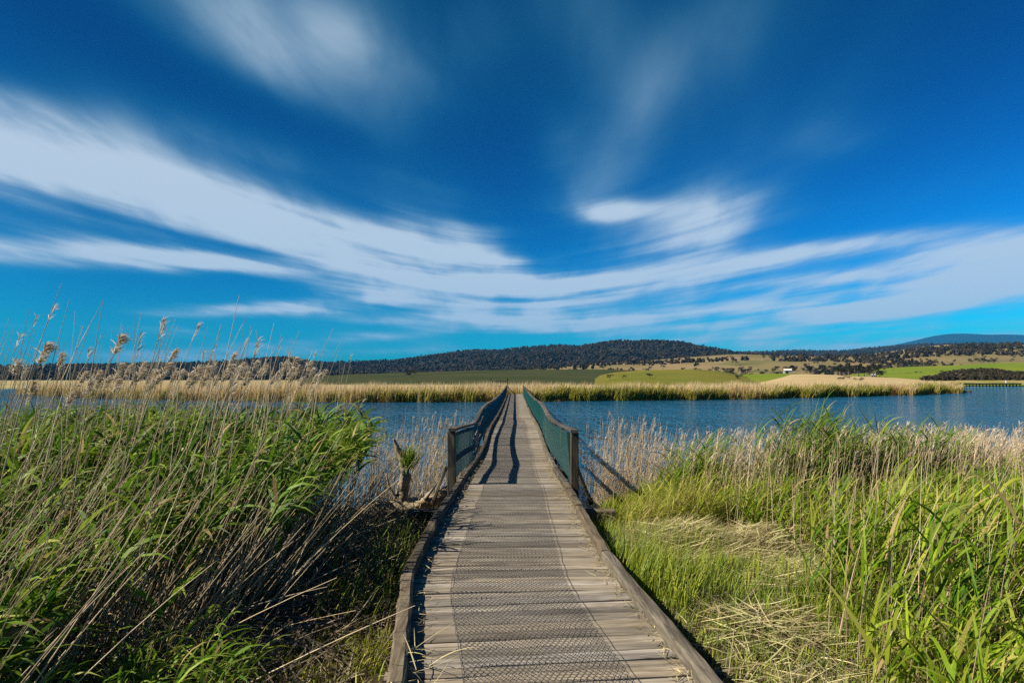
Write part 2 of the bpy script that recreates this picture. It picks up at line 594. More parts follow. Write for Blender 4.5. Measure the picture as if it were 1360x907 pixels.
def water_mat():
    m, w = new_mat('water')
    tc = w.n('ShaderNodeTexCoord')
    v = tc.outputs['Object']
    a = w.noise(w.scalev(v, (0.9, 0.34, 1)), 1.0, 3, 0.55, 0.4)
    b = w.noise(w.scalev(v, (2.6, 1.1, 1)), 1.0, 3, 0.6, 0.3)
    c = w.noise(w.scalev(v, (0.08, 0.06, 1)), 1.0, 3, 0.5, 0.3)
    h = w.math('ADD', w.math('MULTIPLY', a, 0.9), w.math('MULTIPLY_ADD', b, 0.75, w.math('MULTIPLY', c, 1.2)))
    p = principled(w, (0.002, 0.078, 0.155), 0.07, 0.5, h, 0.9, 1.0)
    lanes = w.smooth(w.noise(w.scalev(v, (0.018, 0.07, 1)), 1.0, 3, 0.5, 0.6), 0.35, 0.65, 0.45, 1.0)
    for nd in w.t.nodes:
        if nd.type == 'BUMP':
            w.link(lanes, nd.inputs['Strength'])
    p.inputs['IOR'].default_value = 1.33
    finish(w, p.outputs[0])
    return m


M['water'] = water_mat()

# ------------------------------------------------------------------ ground, lake bed, far bank
WATER_Z = EYE - 2.5
far_pts = [(-600, 150), (-130, 148), (-100, 140), (-88, 112), (-78, 95), (-58, 81), (-38, 71), (-18.5, 65), (0, 66.5), (15.8, 70), (30, 75.5),
           (60, 92), (80, 108), (89, 120), (95, 150), (104, 215), (130, 226), (600, 235)]
near_pts = [(-60, 9), (-14, 10.5), (-6, 11.3), (-2, 11.2), (0, 10.6), (1.5, 10.8), (3, 11.6), (7, 11.6), (14, 11), (60, 8)]


def far_shore(x):
    return np.interp(x, [p[0] for p in far_pts], [p[1] for p in far_pts])


def near_shore(x):
    return np.interp(x, [p[0] for p in near_pts], [p[1] for p in near_pts])


def sstep(x, a, b):
    t = np.clip((x - a) / (b - a), 0, 1)
    return t * t * (3 - 2 * t)


def ground_z(X, Y):
    X, Y = np.asarray(X, float), np.asarray(Y, float)
    dn = Y - near_shore(X)
    df = far_shore(X) - Y
    near_land = -0.22 - 0.10 * sstep(np.abs(X), 0.9, 2.5) - 0.42 * sstep(Y, 6.0, 11.5)
    near_land = near_land + 0.10 * (fbm(X * 0.8, Y * 0.8, 3) - 0.5)
    near_land = near_land - 0.30 * sstep(Y, 5.5, 8.5) * np.exp(-(X / 1.9) ** 2)
    far_land = -0.72 + 0.3 * sstep(-df, 4, 60) + 0.2 * (fbm(X * 0.1, Y * 0.1, 2) - 0.5)
    land = np.where(dn < 6, near_land, far_land)
    lake = np.minimum(dn + 0.8, df + 0.8)
    return land * (1 - sstep(lake, 0, 2.6)) + (-2.4) * sstep(lake, 0, 2.6)


def ground_mat():
    m, w = new_mat('ground')
    tc = w.n('ShaderNodeTexCoord')
    v = tc.outputs['Object']
    geo = w.n('ShaderNodeSeparateXYZ')
    w.link(v, geo.inputs[0])
    n1 = w.noise(v, 1.6, 6, 0.65)
    n2 = w.noise(v, 0.05, 4, 0.55)
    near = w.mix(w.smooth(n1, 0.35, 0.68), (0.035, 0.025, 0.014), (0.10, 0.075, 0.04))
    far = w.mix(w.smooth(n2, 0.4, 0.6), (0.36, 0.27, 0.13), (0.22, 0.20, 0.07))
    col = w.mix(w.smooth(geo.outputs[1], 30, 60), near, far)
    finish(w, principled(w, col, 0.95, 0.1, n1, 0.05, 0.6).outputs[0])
    return m


def make_ground():
    r = np.concatenate([[0.0], np.geomspace(0.6, 19000, 190)])
    az = np.linspace(-math.pi, math.pi, 361)
    A, Rr = np.meshgrid(az, r, indexing='ij')
    X, Y = Rr * np.sin(A), Rr * np.cos(A)
    Z = ground_z(X, Y)
    g = Geo()
    g.add(np.stack([X, Y, Z], -1), grid_faces(len(az), len(r)))
    return g.build('ground', ground_mat())


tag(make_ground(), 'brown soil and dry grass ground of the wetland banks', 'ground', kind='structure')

g = Geo()
xs = np.linspace(-700, 700, 15)
ys = np.linspace(2, 420, 12)
Xg, Yg = np.meshgrid(xs, ys, indexing='ij')
g.add(np.stack([Xg, Yg, np.full_like(Xg, WATER_Z)], -1), grid_faces(len(xs), len(ys)))
tag(g.build('lake_water', M['water']), 'rippled deep blue river water crossed by the footbridge', 'water', kind='structure')


# ------------------------------------------------------------------ hills and fields
class Hill:
    """land rising from a foot at distance r0 to a crest at r1 whose skyline is given in photo pixels, then falling behind it"""
    def __init__(s, prof, r0, r1, r2, zb=-0.5, amp=0.0, freq=0.01, shape=1.0, seed=0, crest_amp=0.0, zback=None, lower=0.0):
        s.lower = lower
        aa, ee = [], []
        for x, y in prof:
            d = ray(x, y)
            aa.append(math.atan2(d[0], d[1]))
            ee.append(d[2] / math.hypot(d[0], d[1]))
        s.aa, s.ee = np.array(aa), np.array(ee)
        s.r0, s.r1, s.r2, s.zb, s.amp, s.freq, s.shape, s.seed, s.crest_amp = r0, r1, r2, zb, amp, freq, shape, seed, crest_amp
        s.zback = zb if zback is None else zback

    def at(s, az, t):
        """t 0..1 foot to crest, 1..2 crest to back"""
        e = np.interp(az, s.aa, s.ee)
        for k in (1, 2):
            e = 0.5 * e + 0.25 * (np.interp(az - 0.004 * k, s.aa, s.ee) + np.interp(az + 0.004 * k, s.aa, s.ee))
        zc = EYE + s.r1 * e - s.lower
        r = np.where(t <= 1, s.r0 + (s.r1 - s.r0) * t, s.r1 + (s.r2 - s.r1) * (t - 1))
        up = np.clip(t, 0, 1)
        k = np.where(t <= 1, (0.5 - 0.5 * np.cos(math.pi * up)) * (1 - s.shape) + s.shape * up, 0)
        z = np.where(t <= 1, s.zb + (zc - s.zb) * k, s.zback + (zc - s.zback) * (0.5 + 0.5 * np.cos(math.pi * np.clip(t - 1, 0, 1))))
        X, Y = r * np.sin(az), r * np.cos(az)
        nz = fbm(X * s.freq + s.seed, Y * s.freq + 3.7 * s.seed, 4) - 0.5
        z = z + nz * (s.amp * np.sin(math.pi * np.clip(t, 0, 1)) + s.crest_amp * np.clip(t, 0, 1))
        return np.stack([X, Y, z], -1)

    def build(s, name, mat, nu=120, nv=16, nb=6):
        az = np.linspace(s.aa[0], s.aa[-1], nu)
        t = np.concatenate([np.linspace(0, 1, nv), np.linspace(1, 2, nb)[1:]])
        A, Tt = np.meshgrid(az, t, indexing='ij')
        g = Geo()
        g.add(s.at(A, Tt), grid_faces(nu, len(t)))
        return g.build(name, mat)


def land_mat(name, c1, c2, scale, c3=None, s3=None, lo=0.35, hi=0.65):
    m, w = new_mat(name)
    tc = w.n('ShaderNodeTexCoord')
    v = tc.outputs['Object']
    n = w.noise(v, scale, 6, 0.62)
    col = w.mix(w.smooth(n, lo, hi), c1, c2)
    if c3:
        col = w.mix(w.smooth(w.noise(v, s3, 5, 0.65), 0.5, 0.66), col, c3)
    finish(w, principled(w, col, 0.95, 0.05).outputs[0])
    return m


M['wooded'] = land_mat('wooded_hill', (0.014, 0.015, 0.012), (0.024, 0.023, 0.017), 0.02, (0.036, 0.031, 0.022), 0.008)
M['tan_hill'] = land_mat('tan_hill', (0.23, 0.165, 0.085), (0.16, 0.13, 0.05), 0.006, (0.10, 0.10, 0.03), 0.009)
M['mountain'] = land_mat('far_mountain', (0.010, 0.018, 0.014), (0.018, 0.026, 0.018), 0.002)
M['f_dark'] = land_mat('dark_green_field', (0.028, 0.038, 0.011), (0.046, 0.05, 0.016), 0.02)
M['f_lime'] = land_mat('lime_field', (0.10, 0.155, 0.008), (0.14, 0.165, 0.014), 0.03)
M['f_olive'] = land_mat('olive_field', (0.105, 0.112, 0.014), (0.145, 0.125, 0.02), 0.03)
M['f_beige'] = land_mat('stubble_field', (0.40, 0.30, 0.16), (0.34, 0.26, 0.12), 0.05)
M['f_bank'] = land_mat('bank_grass_land', (0.30, 0.23, 0.11), (0.17, 0.17, 0.04), 0.15)
M['f_brown'] = land_mat('brown_mound', (0.020, 0.014, 0.008), (0.034, 0.023, 0.011), 0.2, (0.012, 0.011, 0.006), 0.5)

ridge = Hill([(395, 489), (430, 485), (450, 483), (480, 484), (520, 480), (560, 474), (600, 467.5), (625, 464.5), (660, 465), (690, 461.5), (735, 458.5), (770, 459.5),
              (800, 456.5), (850, 453), (880, 453.5), (910, 456.5), (940, 462), (975, 467.5), (1010, 471), (1060, 478), (1100, 486)],
             1200, 2500, 3600, amp=70, freq=0.0028, crest_amp=6, seed=3, lower=7)
left_ridge = Hill([(-900, 470), (-500, 478), (-200, 486), (0, 491.5), (70, 489), (140, 487), (220, 484), (290, 484), (330, 477.5), (360, 475), (380, 475), (410, 480), (450, 484), (520, 488), (560, 494)],
                  950, 2300, 3400, amp=40, freq=0.003, crest_amp=5, seed=5, lower=6, shape=0.7, zb=-0.6)
back_ridge = Hill([(900, 478), (940, 470), (975, 467), (1010, 467), (1050, 465), (1090, 465.5), (1120, 464.5), (1150, 462), (1200, 458), (1240, 456), (1300, 457), (1400, 458), (1600, 452), (1900, 466)],
                  2500, 4200, 5600, amp=80, freq=0.002, crest_amp=8, seed=8, lower=9)
mountain = Hill([(1150, 463), (1190, 458), (1215, 452.5), (1240, 446), (1265, 443), (1290, 443), (1310, 444.5), (1335, 443.5), (1360, 444.5), (1440, 448), (1600, 452), (1900, 470)],
                10000, 15000, 18000, amp=150, freq=0.0009, crest_amp=25, seed=11)
tan_mid = Hill([(690, 492), (760, 486), (790, 482.5), (830, 480.5), (870, 478), (930, 473.5), (975, 470.5), (1010, 471.5), (1060, 473), (1130, 474), (1200, 475), (1260, 478), (1330, 486)],
               620, 1250, 1900, amp=14, freq=0.006, crest_amp=2, seed=13, zb=1.0)
tan_right = Hill([(1060, 477), (1100, 474), (1140, 471), (1180, 466.5), (1215, 461.5), (1240, 458.5), (1270, 457), (1310, 457), (1360, 457.5), (1450, 459), (1650, 455), (1900, 470)],
                 760, 1700, 2600, amp=26, freq=0.005, crest_amp=3, seed=17, zb=6.0)
dark_field = Hill([(395, 503), (430, 499), (470, 497), (547, 494.5), (639, 492), (705, 490.8), (800, 490.5), (860, 492), (930, 496)], 190, 480, 800, amp=0.4, freq=0.01, seed=19, zb=-0.7)
lime_mound = Hill([(790, 500), (815, 494.5), (850, 492), (890, 490.6), (925, 490.6), (950, 492.5), (970, 495.5), (990, 500), (1010, 503)], 170, 310, 420, amp=0.3, freq=0.02, seed=23, zb=-0.7)
lime_strip = Hill([(960, 500), (985, 497), (1010, 496.5), (1050, 496), (1075, 498), (1090, 501)], 200, 360, 440, amp=0.2, freq=0.02, seed=29, zb=-0.7)
beige_field = Hill([(1000, 503), (1040, 498), (1060, 497), (1090, 497.2), (1110, 498), (1130, 499.5), (1180, 501.5), (1240, 504)], 170, 340, 420, amp=0.2, freq=0.02, seed=31, zb=-0.7)
right_low = Hill([(1135, 502), (1160, 497), (1200, 495.5), (1240, 494), (1290, 493.5), (1360, 494), (1500, 495), (1700, 498)], 262, 430, 560, amp=0.2, freq=0.02, seed=37, zb=-0.7)
right_high = Hill([(1120, 498), (1150, 492.5), (1180, 488.5), (1220, 486.5), (1270, 485), (1320, 482.5), (1360, 481.5), (1500, 480), (1700, 484)], 470, 700, 1000, amp=0.6, freq=0.012, seed=41, zb=1.0)
brown_mound = Hill([(1228, 505.5), (1240, 503), (1252, 497.5), (1265, 494.3), (1290, 492), (1315, 491), (1332, 493), (1342, 497.5), (1352, 496), (1370, 494.5), (1420, 493), (1500, 500), (1560, 506)],
                   288, 316, 360, amp=0.5, freq=0.2, seed=43, lower=1.0, zb=0.9, shape=0.0)
jetty_bank = Hill([(1130, 508), (1180, 506.5), (1240, 505.2), (1300, 504.8), (1400, 504.8), (1600, 505), (1750, 507)], 262, 290, 330, amp=0.1, freq=0.2, seed=47, zb=-1.1)
for h, nm, mt, lab, nu, nv in [
        (jetty_bank, 'bank', 'f_bank', 'pale grassy bank between the jetty and the brown mound', 80, 10),
        (ridge, 'wooded_hill', 'wooded', 'long dark wooded ridge rising behind the green field', 260, 30),
        (left_ridge, 'wooded_hill', 'wooded', 'low dark wooded hills behind the plumed reed stalks', 260, 36),
        (back_ridge, 'wooded_hill', 'wooded', 'distant dark ridge between the long ridge and the blue mountain', 200, 24),
        (mountain, 'mountain', 'mountain', 'far blue mountain on the skyline', 160, 20),
        (tan_mid, 'tan_hill', 'tan_hill', 'low tan grass hill dotted with trees behind the shed', 160, 24),
        (tan_right, 'tan_hill', 'tan_hill', 'broad tan grass hillside with scattered trees below the blue mountain', 160, 28),
        (dark_field, 'field', 'f_dark', 'dark green field at the foot of the long wooded ridge', 120, 14),
        (lime_mound, 'field', 'f_olive', 'yellowish green rounded field beyond the far reeds', 100, 14),
        (lime_strip, 'field', 'f_lime', 'bright green strip of field in front of the shed', 60, 12),
        (beige_field, 'field', 'f_beige', 'pale beige stubble field beside the shed', 80, 12),
        (right_low, 'field', 'f_lime', 'bright lime green field behind the jetty', 80, 12),
        (right_high, 'field', 'f_lime', 'green field above the lime field below the tan hillside', 80, 12),
        (brown_mound, 'mound', 'f_brown', 'dark brown low mound behind the jetty', 120, 18)]:
    tag(h.build(nm, M[mt], nu, nv), lab, nm.split('_')[-1], kind='structure')

# ------------------------------------------------------------------ far woods (uncountable) and far trees (each a thing)
_t = (1 + 5 ** 0.5) / 2
ICO_V = np.array([[-1, _t, 0], [1, _t, 0], [-1, -_t, 0], [1, -_t, 0], [0, -1, _t], [0, 1, _t], [0, -1, -_t], [0, 1, -_t], [_t, 0, -1], [_t, 0, 1], [-_t, 0, -1], [-_t, 0, 1]]) / math.hypot(1, _t)
ICO_F = np.array([[0, 11, 5], [0, 5, 1], [0, 1, 7], [0, 7, 10], [0, 10, 11], [1, 5, 9], [5, 11, 4], [11, 10, 2], [10, 7, 6], [7, 1, 8], [3, 9, 4], [3, 4, 2], [3, 2, 6], [3, 6, 8], [3, 8, 9], [4, 9, 5], [2, 4, 11], [6, 2, 10], [8, 6, 7], [9, 8, 1]])


def wood(name, hill, n, size, dens, label, tmax=1.04, tmin=0.02, az=None, hue_hi=1.0):
    """crowns of a far-off wood, three uneven clumps to a tree"""
    a0, a1 = (hill.aa[0], hill.aa[-1]) if az is None else az
    A, T = rng.uniform(a0, a1, n * 4), rng.uniform(tmin, tmax, n * 4)
    P = hill.at(A, T)
    keep = rng.random(len(A)) < dens(P[:, 0], P[:, 1], T)
    P = P[keep][:n]
    N = len(P)
    g = Geo()
    s0 = size * rng.uniform(0.6, 1.35, N)
    hue = rng.random(N) * hue_hi
    br = rng.uniform(0.25, 0.7, N)
    for k in range(3):
        off = rng.normal(0, 0.32, (N, 3)) * s0[:, None]
        off[:, 2] = s0 * (0.35 + 0.32 * k + rng.normal(0, 0.08, N))
        sc = s0[:, None] * np.array([0.42, 0.42, 0.36]) * (1.1 - 0.22 * k)
        jit = 1 + rng.normal(0, 0.28, (N, 12, 1))
        ang = rng.uniform(0, 6.28, N)
        c, s_ = np.cos(ang), np.sin(ang)
        V = ICO_V[None] * jit
        V = np.stack([V[..., 0] * c[:, None] - V[..., 1] * s_[:, None], V[..., 0] * s_[:, None] + V[..., 1] * c[:, None], V[..., 2]], -1)
        V = V * sc[:, None, :] + (P + off)[:, None, :]
        F = (ICO_F[None] + 12 * np.arange(N)[:, None, None]).reshape(-1, 3)
        T3 = np.stack([hue, np.zeros(N), br], 1)[:, None, :] * np.ones((1, 12, 1))
        g.add(V, F, T3)
    tag(g.build(name, M['wood_far'], smooth=False), label, 'woodland', kind='stuff')


VIEW = R(46)
wood('mound_scrub', brown_mound, 3600, 1.3, lambda x, y, t: 0.9 + 0 * t, 'dark brown scrub covering the low mound behind the jetty', tmax=1.1, tmin=0.05)
wood('distant_forest', ridge, 13000, 9, lambda x, y, t: 0.35 + 0.65 * sstep(fbm(x * 0.006, y * 0.006, 3), 0.35, 0.55), 'dark forest covering the long ridge')
wood('distant_forest', left_ridge, 9000, 7.5, lambda x, y, t: 0.75 + 0 * t, 'dark forest on the low hills behind the plumed reeds', az=(-VIEW, left_ridge.aa[-1]))
wood('distant_forest', back_ridge, 6000, 11, lambda x, y, t: 0.9 * (t > 0.4), 'dark forest on the distant ridge beside the mountain', az=(back_ridge.aa[0], VIEW))
wood('hillside_scrub', tan_right, 1100, 5.5, lambda x, y, t: 1.0 * (fbm(x * 0.0065 + 4, y * 0.0065, 3) > 0.54), 'dark scrub in drifts across the tan hillside', az=(tan_right.aa[0], VIEW))
wood('hillside_scrub', tan_mid, 800, 4.8, lambda x, y, t: 1.0 * (fbm(x * 0.008, y * 0.008 + 9, 3) > 0.52), 'dark scrub in drifts over the low tan hill')


def tree_variant(k):
    r = np.random.default_rng(500 + k)
    H = 1.0
    trunk = Geo()
    lean = r.normal(0, 0.05, 2)
    P = np.array([[0, 0, -0.03], [lean[0] * 0.4, lean[1] * 0.4, 0.25], [lean[0], lean[1], 0.55], [lean[0] * 1.5, lean[1] * 1.5, 0.85]])
    add_tubes(trunk, P[None], np.array([0.032]), np.array([0.008]), 6, np.array([0.5]), np.array([0.5]))
    lobes = []
    for i in range(7):
        a = r.uniform(0, 6.28)
        rad = r.uniform(0.08, 0.30)
        z = r.uniform(0.38, 0.86)
        c = np.array([lean[0] + rad * math.cos(a), lean[1] + rad * math.sin(a), z])
        b = P[1] + (P[3] - P[1]) * max(0.0, (z - 0.42) / 0.7)
        add_tubes(trunk, np.stack([b, 0.5 * (b + c) + [0, 0, 0.02], c])[None], np.array([0.014]), np.array([0.004]), 4, np.array([0.5]), np.array([0.5]))
        lobes.append((c, r.uniform(0.11, 0.19)))
    crown = Geo()
    for c, s in lobes:
        n = 45
        d = r.normal(size=(n, 3))
        d /= np.linalg.norm(d, axis=1, keepdims=True)
        p = c + d * s * r.uniform(0.35, 1.1, (n, 1)) * np.array([1.1, 1.1, 0.8])
        q = r.normal(size=(n, 3))
        u = np.cross(d, q)
        u /= np.linalg.norm(u, axis=1, keepdims=True)
        v = np.cross(d, u) * 0.7 + d * 0.4
        w = r.uniform(0.02, 0.05, (n, 1))
        V = np.stack([p - u * w, p + v * w * 0.8, p + u * w, p - v * w * 0.8], 1)
        F = np.arange(n)[:, None] * 4 + np.arange(4)[None]
        T = np.stack([r.random(n), np.zeros(n), r.random(n)], 1)[:, None, :] * np.ones((1, 4, 1))
        crown.add(V, F, T)
    return trunk.mesh('trunk', M['bark']), crown.mesh('crown', M['tree_leaf'], smooth=False)


TREES = [tree_variant(k) for k in range(6)]


def plant_tree(P, h, wide, label, group, name='gum_tree', k=None):
    k = random.randrange(6) if k is None else k
    root = empty(name, tuple(P))
    root.rotation_euler = (0, 0, random.uniform(0, 6.28))
    root.scale = (h * wide, h * wide, h)
    for nm, me in zip(('trunk', 'crown'), TREES[k]):
        put(nm, me, root)
    tag(root, label, 'tree', group)


def px_on(hill, x, t):
    d = ray(x, 500)
    return hill.at(np.array(math.atan2(d[0], d[1])), np.array(float(t)))


for i in range(120):      # belt of dark trees at the foot of the tan hills
    x = random.choice([random.uniform(930, 1165), random.uniform(960, 1150), random.uniform(860, 1000)])
    t = random.uniform(0.0, 0.22) if x < 1130 else random.uniform(0.0, 0.12)
    h = random.uniform(4.5, 8.5)
    plant_tree(px_on(tan_mid, x, t), h, random.uniform(0.9, 1.5), 'dark grey green tree in the belt below the tan hills', 'trees in the belt below the tan hills')
for i in range(70):       # single trees on the slopes
    hl, x = (tan_right, random.uniform(1120, 1360)) if i % 2 else (tan_mid, random.uniform(800, 1150))
    plant_tree(px_on(hl, x, random.uniform(0.2, 0.97)), random.uniform(5, 10), random.uniform(0.7, 1.2), 'single dark tree standing on the tan hillside grass', 'trees on the tan hillsides')
for i in range(26):       # hedge line between the two green fields
    x = random.choice([random.uniform(1185, 1240), random.uniform(1160, 1180), random.uniform(1255, 1290)])
    plant_tree(px_on(right_high, x, random.uniform(0.0, 0.12)), random.uniform(3.5, 6.0), random.uniform(1.2, 1.8), 'dark bushy tree in the hedge line between the two green fields', 'trees between the green fields')
for i in range(22):       # top edge of upper field
    plant_tree(px_on(right_high, random.uniform(1180, 1360), random.uniform(0.98, 1.05)), random.uniform(4, 7), random.uniform(1.0, 1.6), 'dark tree along the top edge of the upper green field', 'trees topping the upper green field')
for i in range(14):
    x = random.uniform(1100, 1172)
    plant_tree(px_on(beige_field, x, random.uniform(1.0, 1.3)), random.uniform(4.0, 6.8), random.uniform(1.2, 1.7), 'dark rounded tree at the end of the beige stubble field', 'trees by the beige stubble field')
for i in range(10):
    x = random.uniform(1110, 1145)
    plant_tree(px_on(beige_field, x, random.uniform(0.4, 0.7)), random.uniform(0.8, 1.5), random.uniform(1.6, 2.3), 'low dark bush on the beige stubble field', 'bushes on the beige stubble field', 'bush')
for x, h in ((863, 2.6), (810, 2.4), (982, 2.6), (828, 1.8)):
    plant_tree(px_on(lime_mound, x, 0.35), h, 1.5, 'small dark bush on the yellowish green field', 'bushes on the yellowish green field', 'bush')
for i in range(12):
    plant_tree(px_on(dark_field, random.uniform(540, 552), random.uniform(0.3, 0.95)), random.uniform(2, 4), 1.3, 'dark bush in the hedge across the dark green field', 'hedge bushes on the dark green field', 'bush')

# ------------------------------------------------------------------ shed, hut, jetty, stones
M['white'] = simple('white_sheet_metal', (0.72, 0.72, 0.70), 0.6, 0.3, scale=2, col2=(0.6, 0.6, 0.58))
M['shedwall'] = simple('shed_wall', (0.33, 0.32, 0.30), 0.8, 0.2, scale=2, col2=(0.25, 0.24, 0.22))
M['dark'] = simple('dark_opening', (0.02, 0.02, 0.02), 0.9, 0.1)


def shed(x, hill, t, wdt, dep, hgt, label, roof):
    P = px_on(hill, x, t)
    r = empty('shed', tuple(P))
    r.rotation_euler = (0, 0, R(-12))
    g = Geo()
    g.add(box_verts(wdt, dep, hgt + 0.6) + [0, 0, (hgt - 0.6) / 2], BOX_F)
    g.build('wall', M['shedwall'], r, False)
    g = Geo()
    e = 0.25
    V = [[-wdt / 2 - e, -dep / 2 - e, hgt - 0.12], [wdt / 2 + e, -dep / 2 - e, hgt - 0.12], [wdt / 2 + e, 0, hgt + 0.62], [-wdt / 2 - e, 0, hgt + 0.62],
         [wdt / 2 + e, dep / 2 + e, hgt - 0.12], [-wdt / 2 - e, dep / 2 + e, hgt - 0.12]]
    V = V + [[a, b, c + 0.07] for a, b, c in V]
    g.add(V, [[0, 3, 2, 1], [3, 5, 4, 2], [6, 7, 8, 9], [9, 8, 10, 11], [0, 1, 7, 6], [4, 5, 11, 10], [1, 2, 8, 7], [2, 4, 10, 8], [5, 3, 9, 11], [3, 0, 6, 9]])
    g.build('roof', roof, r, False)
    g = Geo()
    g.add(box_verts(wdt * 0.3, 0.06, hgt * 0.75) + [-wdt * 0.15, -dep / 2 - 0.03, hgt * 0.38], BOX_F)
    g.build('door', M['dark'], r, False)
    tag(r, label, 'shed')


shed(1046, lime_strip, 1.05, 3.6, 3.0, 1.9, 'small white roofed shed at the edge of the bright green strip', M['white'])
shed(1159, beige_field, 1.12, 1.8, 1.8, 1.1, 'tiny grey hut under the dark rounded trees', M['shedwall'])


def make_jetty():
    y0 = 198.0
    x0, x1 = (1247 - 680) / 800 * y0, (1352 - 680) / 800 * y0
    r = empty('jetty', ((x0 + x1) / 2, y0, WATER_Z))
    hw = (x1 - x0) / 2
    g = Geo()
    beam_geo(g, (-hw, 0, 0.98), (hw, 0, 0.98), 2.0, 0.16, 30, 0.02)
    g.build('deck', M['post'], r, False)
    for yy in (-0.9, 0.9):
        g = Geo()
        beam_geo(g, (-hw, yy, 0.78), (hw, yy, 0.78), 0.16, 0.24, 30, 0.02)
        g.build('stringer', M['post'], r, False)
    n = 24
    gp = Geo()
    add_tubes(gp, np.array([[[0, 0, -1.6], [0, 0, 0.4], [0, 0, 0.9]]]), np.array([0.14]), np.array([0.12]), 7)
    me = gp.mesh('pile', M['post'])
    for i in range(n):
        for yy in (-0.75, 0.75):
            o = put('pile', me, r)
            o.location = (-hw + 0.4 + (2 * hw - 0.8) * i / (n - 1), yy, 0)
    g = Geo()
    beam_geo(g, (hw * 0.62, -0.85, 0.95), (hw * 0.62, -0.85, 2.0), 0.2, 0.2, 3, 0.01, up=(0, 1, 0))
    g.build('mooring_post', M['white'], r, False)
    tag(r, 'long low dark timber jetty on many piles below the brown mound', 'jetty')


make_jetty()


def stone(P, s, label):
    g = Geo()
    V = ICO_V * (1 + rng.normal(0, 0.15, (12, 1))) * np.array(s)
    g.add(V, ICO_F)
    o = g.build('stone', M['soil'], None, True)
    o.location = P
    md = o.modifiers.new('s', 'SUBSURF')
    md.levels = md.render_levels = 1
    tag(o, label, 'stone', 'stones off the reed point')


for px, s in ((1279, 0.45), (1286, 0.35), (1270, 0.3)):
    Y = 114.0
    stone(((px - 680) / 800 * Y, Y, WATER_Z + 0.1), (s * 1.5, s, s), 'dark stone in the water off the tip of the far reed bank')

# ------------------------------------------------------------------ far reeds
def far_reeds():
    tan, grn = Geo(), Geo()
    n = 74000
    X = np.concatenate([rng.uniform(-84, 91, int(n * 0.8)), rng.uniform(-70, 70, n - int(n * 0.8))])
    back = rng.exponential(5.5, n)
    back = np.where(back > 45, rng.uniform(0, 10, n), back)
    Y = far_shore(X) + back - 0.5 + 2.6 * (fbm(X * 0.35, X * 0.13) - 0.5) * 2
    edge = np.minimum(sstep(X, -88, -72), 1 - sstep(X, 80, 94))
    patch = fbm(X * 0.09, Y * 0.2, 3)
    gmask = sstep(X + 30 * (patch - 0.5), -12, 8) * 0.62 + 0.08
    gmask = gmask * (1 - sstep(back, 1.2, 4.0)) * sstep(patch, 0.2, 0.5)
    isg = rng.random(n) < gmask
    H = (1.3 + 1.45 * fbm(X * 0.35, Y * 0.3, 4)) * rng.uniform(0.7, 1.08, n) * (0.35 + 0.65 * edge) * 0.9
    Z = ground_z(X, Y) - 0.05
    Z = np.maximum(Z, WATER_Z - 0.1)
    P = np.stack([X, Y, Z], 1)
    phi = rng.normal(0.0, 0.7, n)
    m = ~isg
    add_blades(tan, P[m], phi[m], np.abs(rng.normal(0.03, 0.05, m.sum())), rng.uniform(0.05, 0.3, m.sum()), H[m], rng.uniform(0.03, 0.075, m.sum()), 3, roll=rng.uniform(-1.2, 1.2, m.sum()),
               hue=np.clip(0.15 + 0.6 * patch[m] + rng.normal(0, 0.2, m.sum()), 0, 1))
    # leafy green shoots of the front rows
    m = isg
    k = m.sum()
    for j in range(3):
        Pj = P[m].copy()
        Pj[:, :2] += rng.normal(0, 0.12, (k, 2))
        Pj[:, 2] += rng.uniform(0, 0.55, k)
        tall = 1 + 0.45 * (rng.random(k) < 0.06)
        add_blades(grn, Pj, phi[m] + rng.normal(0, 0.5, k), np.abs(rng.normal(0.12, 0.1, k)), rng.uniform(0.2, 0.9, k), H[m] * rng.uniform(0.45, 0.75, k) * tall, rng.uniform(0.05, 0.12, k), 3,
                   roll=rng.uniform(-1.3, 1.3, k), hue=np.clip(rng.normal(0.45, 0.28, k) + 0.5 * (0.5 - patch[m]), 0, 1))
    tag(tan.build('far_reeds', M['far_tan'], smooth=False), 'golden dry reed bed along the far bank', 'reeds', kind='stuff')
    tag(grn.build('far_green_reeds', M['far_green'], smooth=False), 'leafy green reeds fringing the far bank at the waterline', 'reeds', kind='stuff')


far_reeds()

# ------------------------------------------------------------------ boardwalk
_yk = np.array([-1.0, 0, 3.2, 4.7, 7, 9.5, 11, 13, 15, 16.7, 19, 22, 26, 30, 40, 55, 66, 74])
_bk = np.array([1.61, 1.61, 1.61, 1.60, 1.63, 1.67, 1.74, 1.84, 1.91, 1.89, 1.77, 1.74, 1.80, 1.84, 1.86, 1.80, 1.66, 1.60])
_yx = np.array([-1.0, 0, 2, 3.2, 4.7, 6, 10, 16, 20, 30, 74])
_xx = np.array([1.05, .83, .42, .21, .03, -.01, 0.0, 0.06, 0.07, 0.14, 0.37])
_yd = np.linspace(-1.0, 74, 1501)


def _sm(v, k):
    ker = np.hanning(k)
    return np.convolve(np.pad(v, k // 2, mode='edge'), ker / ker.sum(), 'valid')[:len(v)]


_zd = _sm(EYE - np.interp(_yd, _yk, _bk), 31)
_xd = _sm(np.interp(_yd, _yx, _xx), 21)


def deck_z(y):
    return np.interp(y, _yd, _zd)


def deck_x(y):
    return np.interp(y, _yd, _xd)


board = empty('boardwalk', (0, 1.0, ground_z(0.0, 1.0).item()))
tag(board, 'weathered timber boardwalk with wire covered planks crossing the water as a footbridge', 'boardwalk')
BOFF = Vector(board.location)


def under(o):
    o.parent = board
    o.location = Vector(o.location) - BOFF
    return o


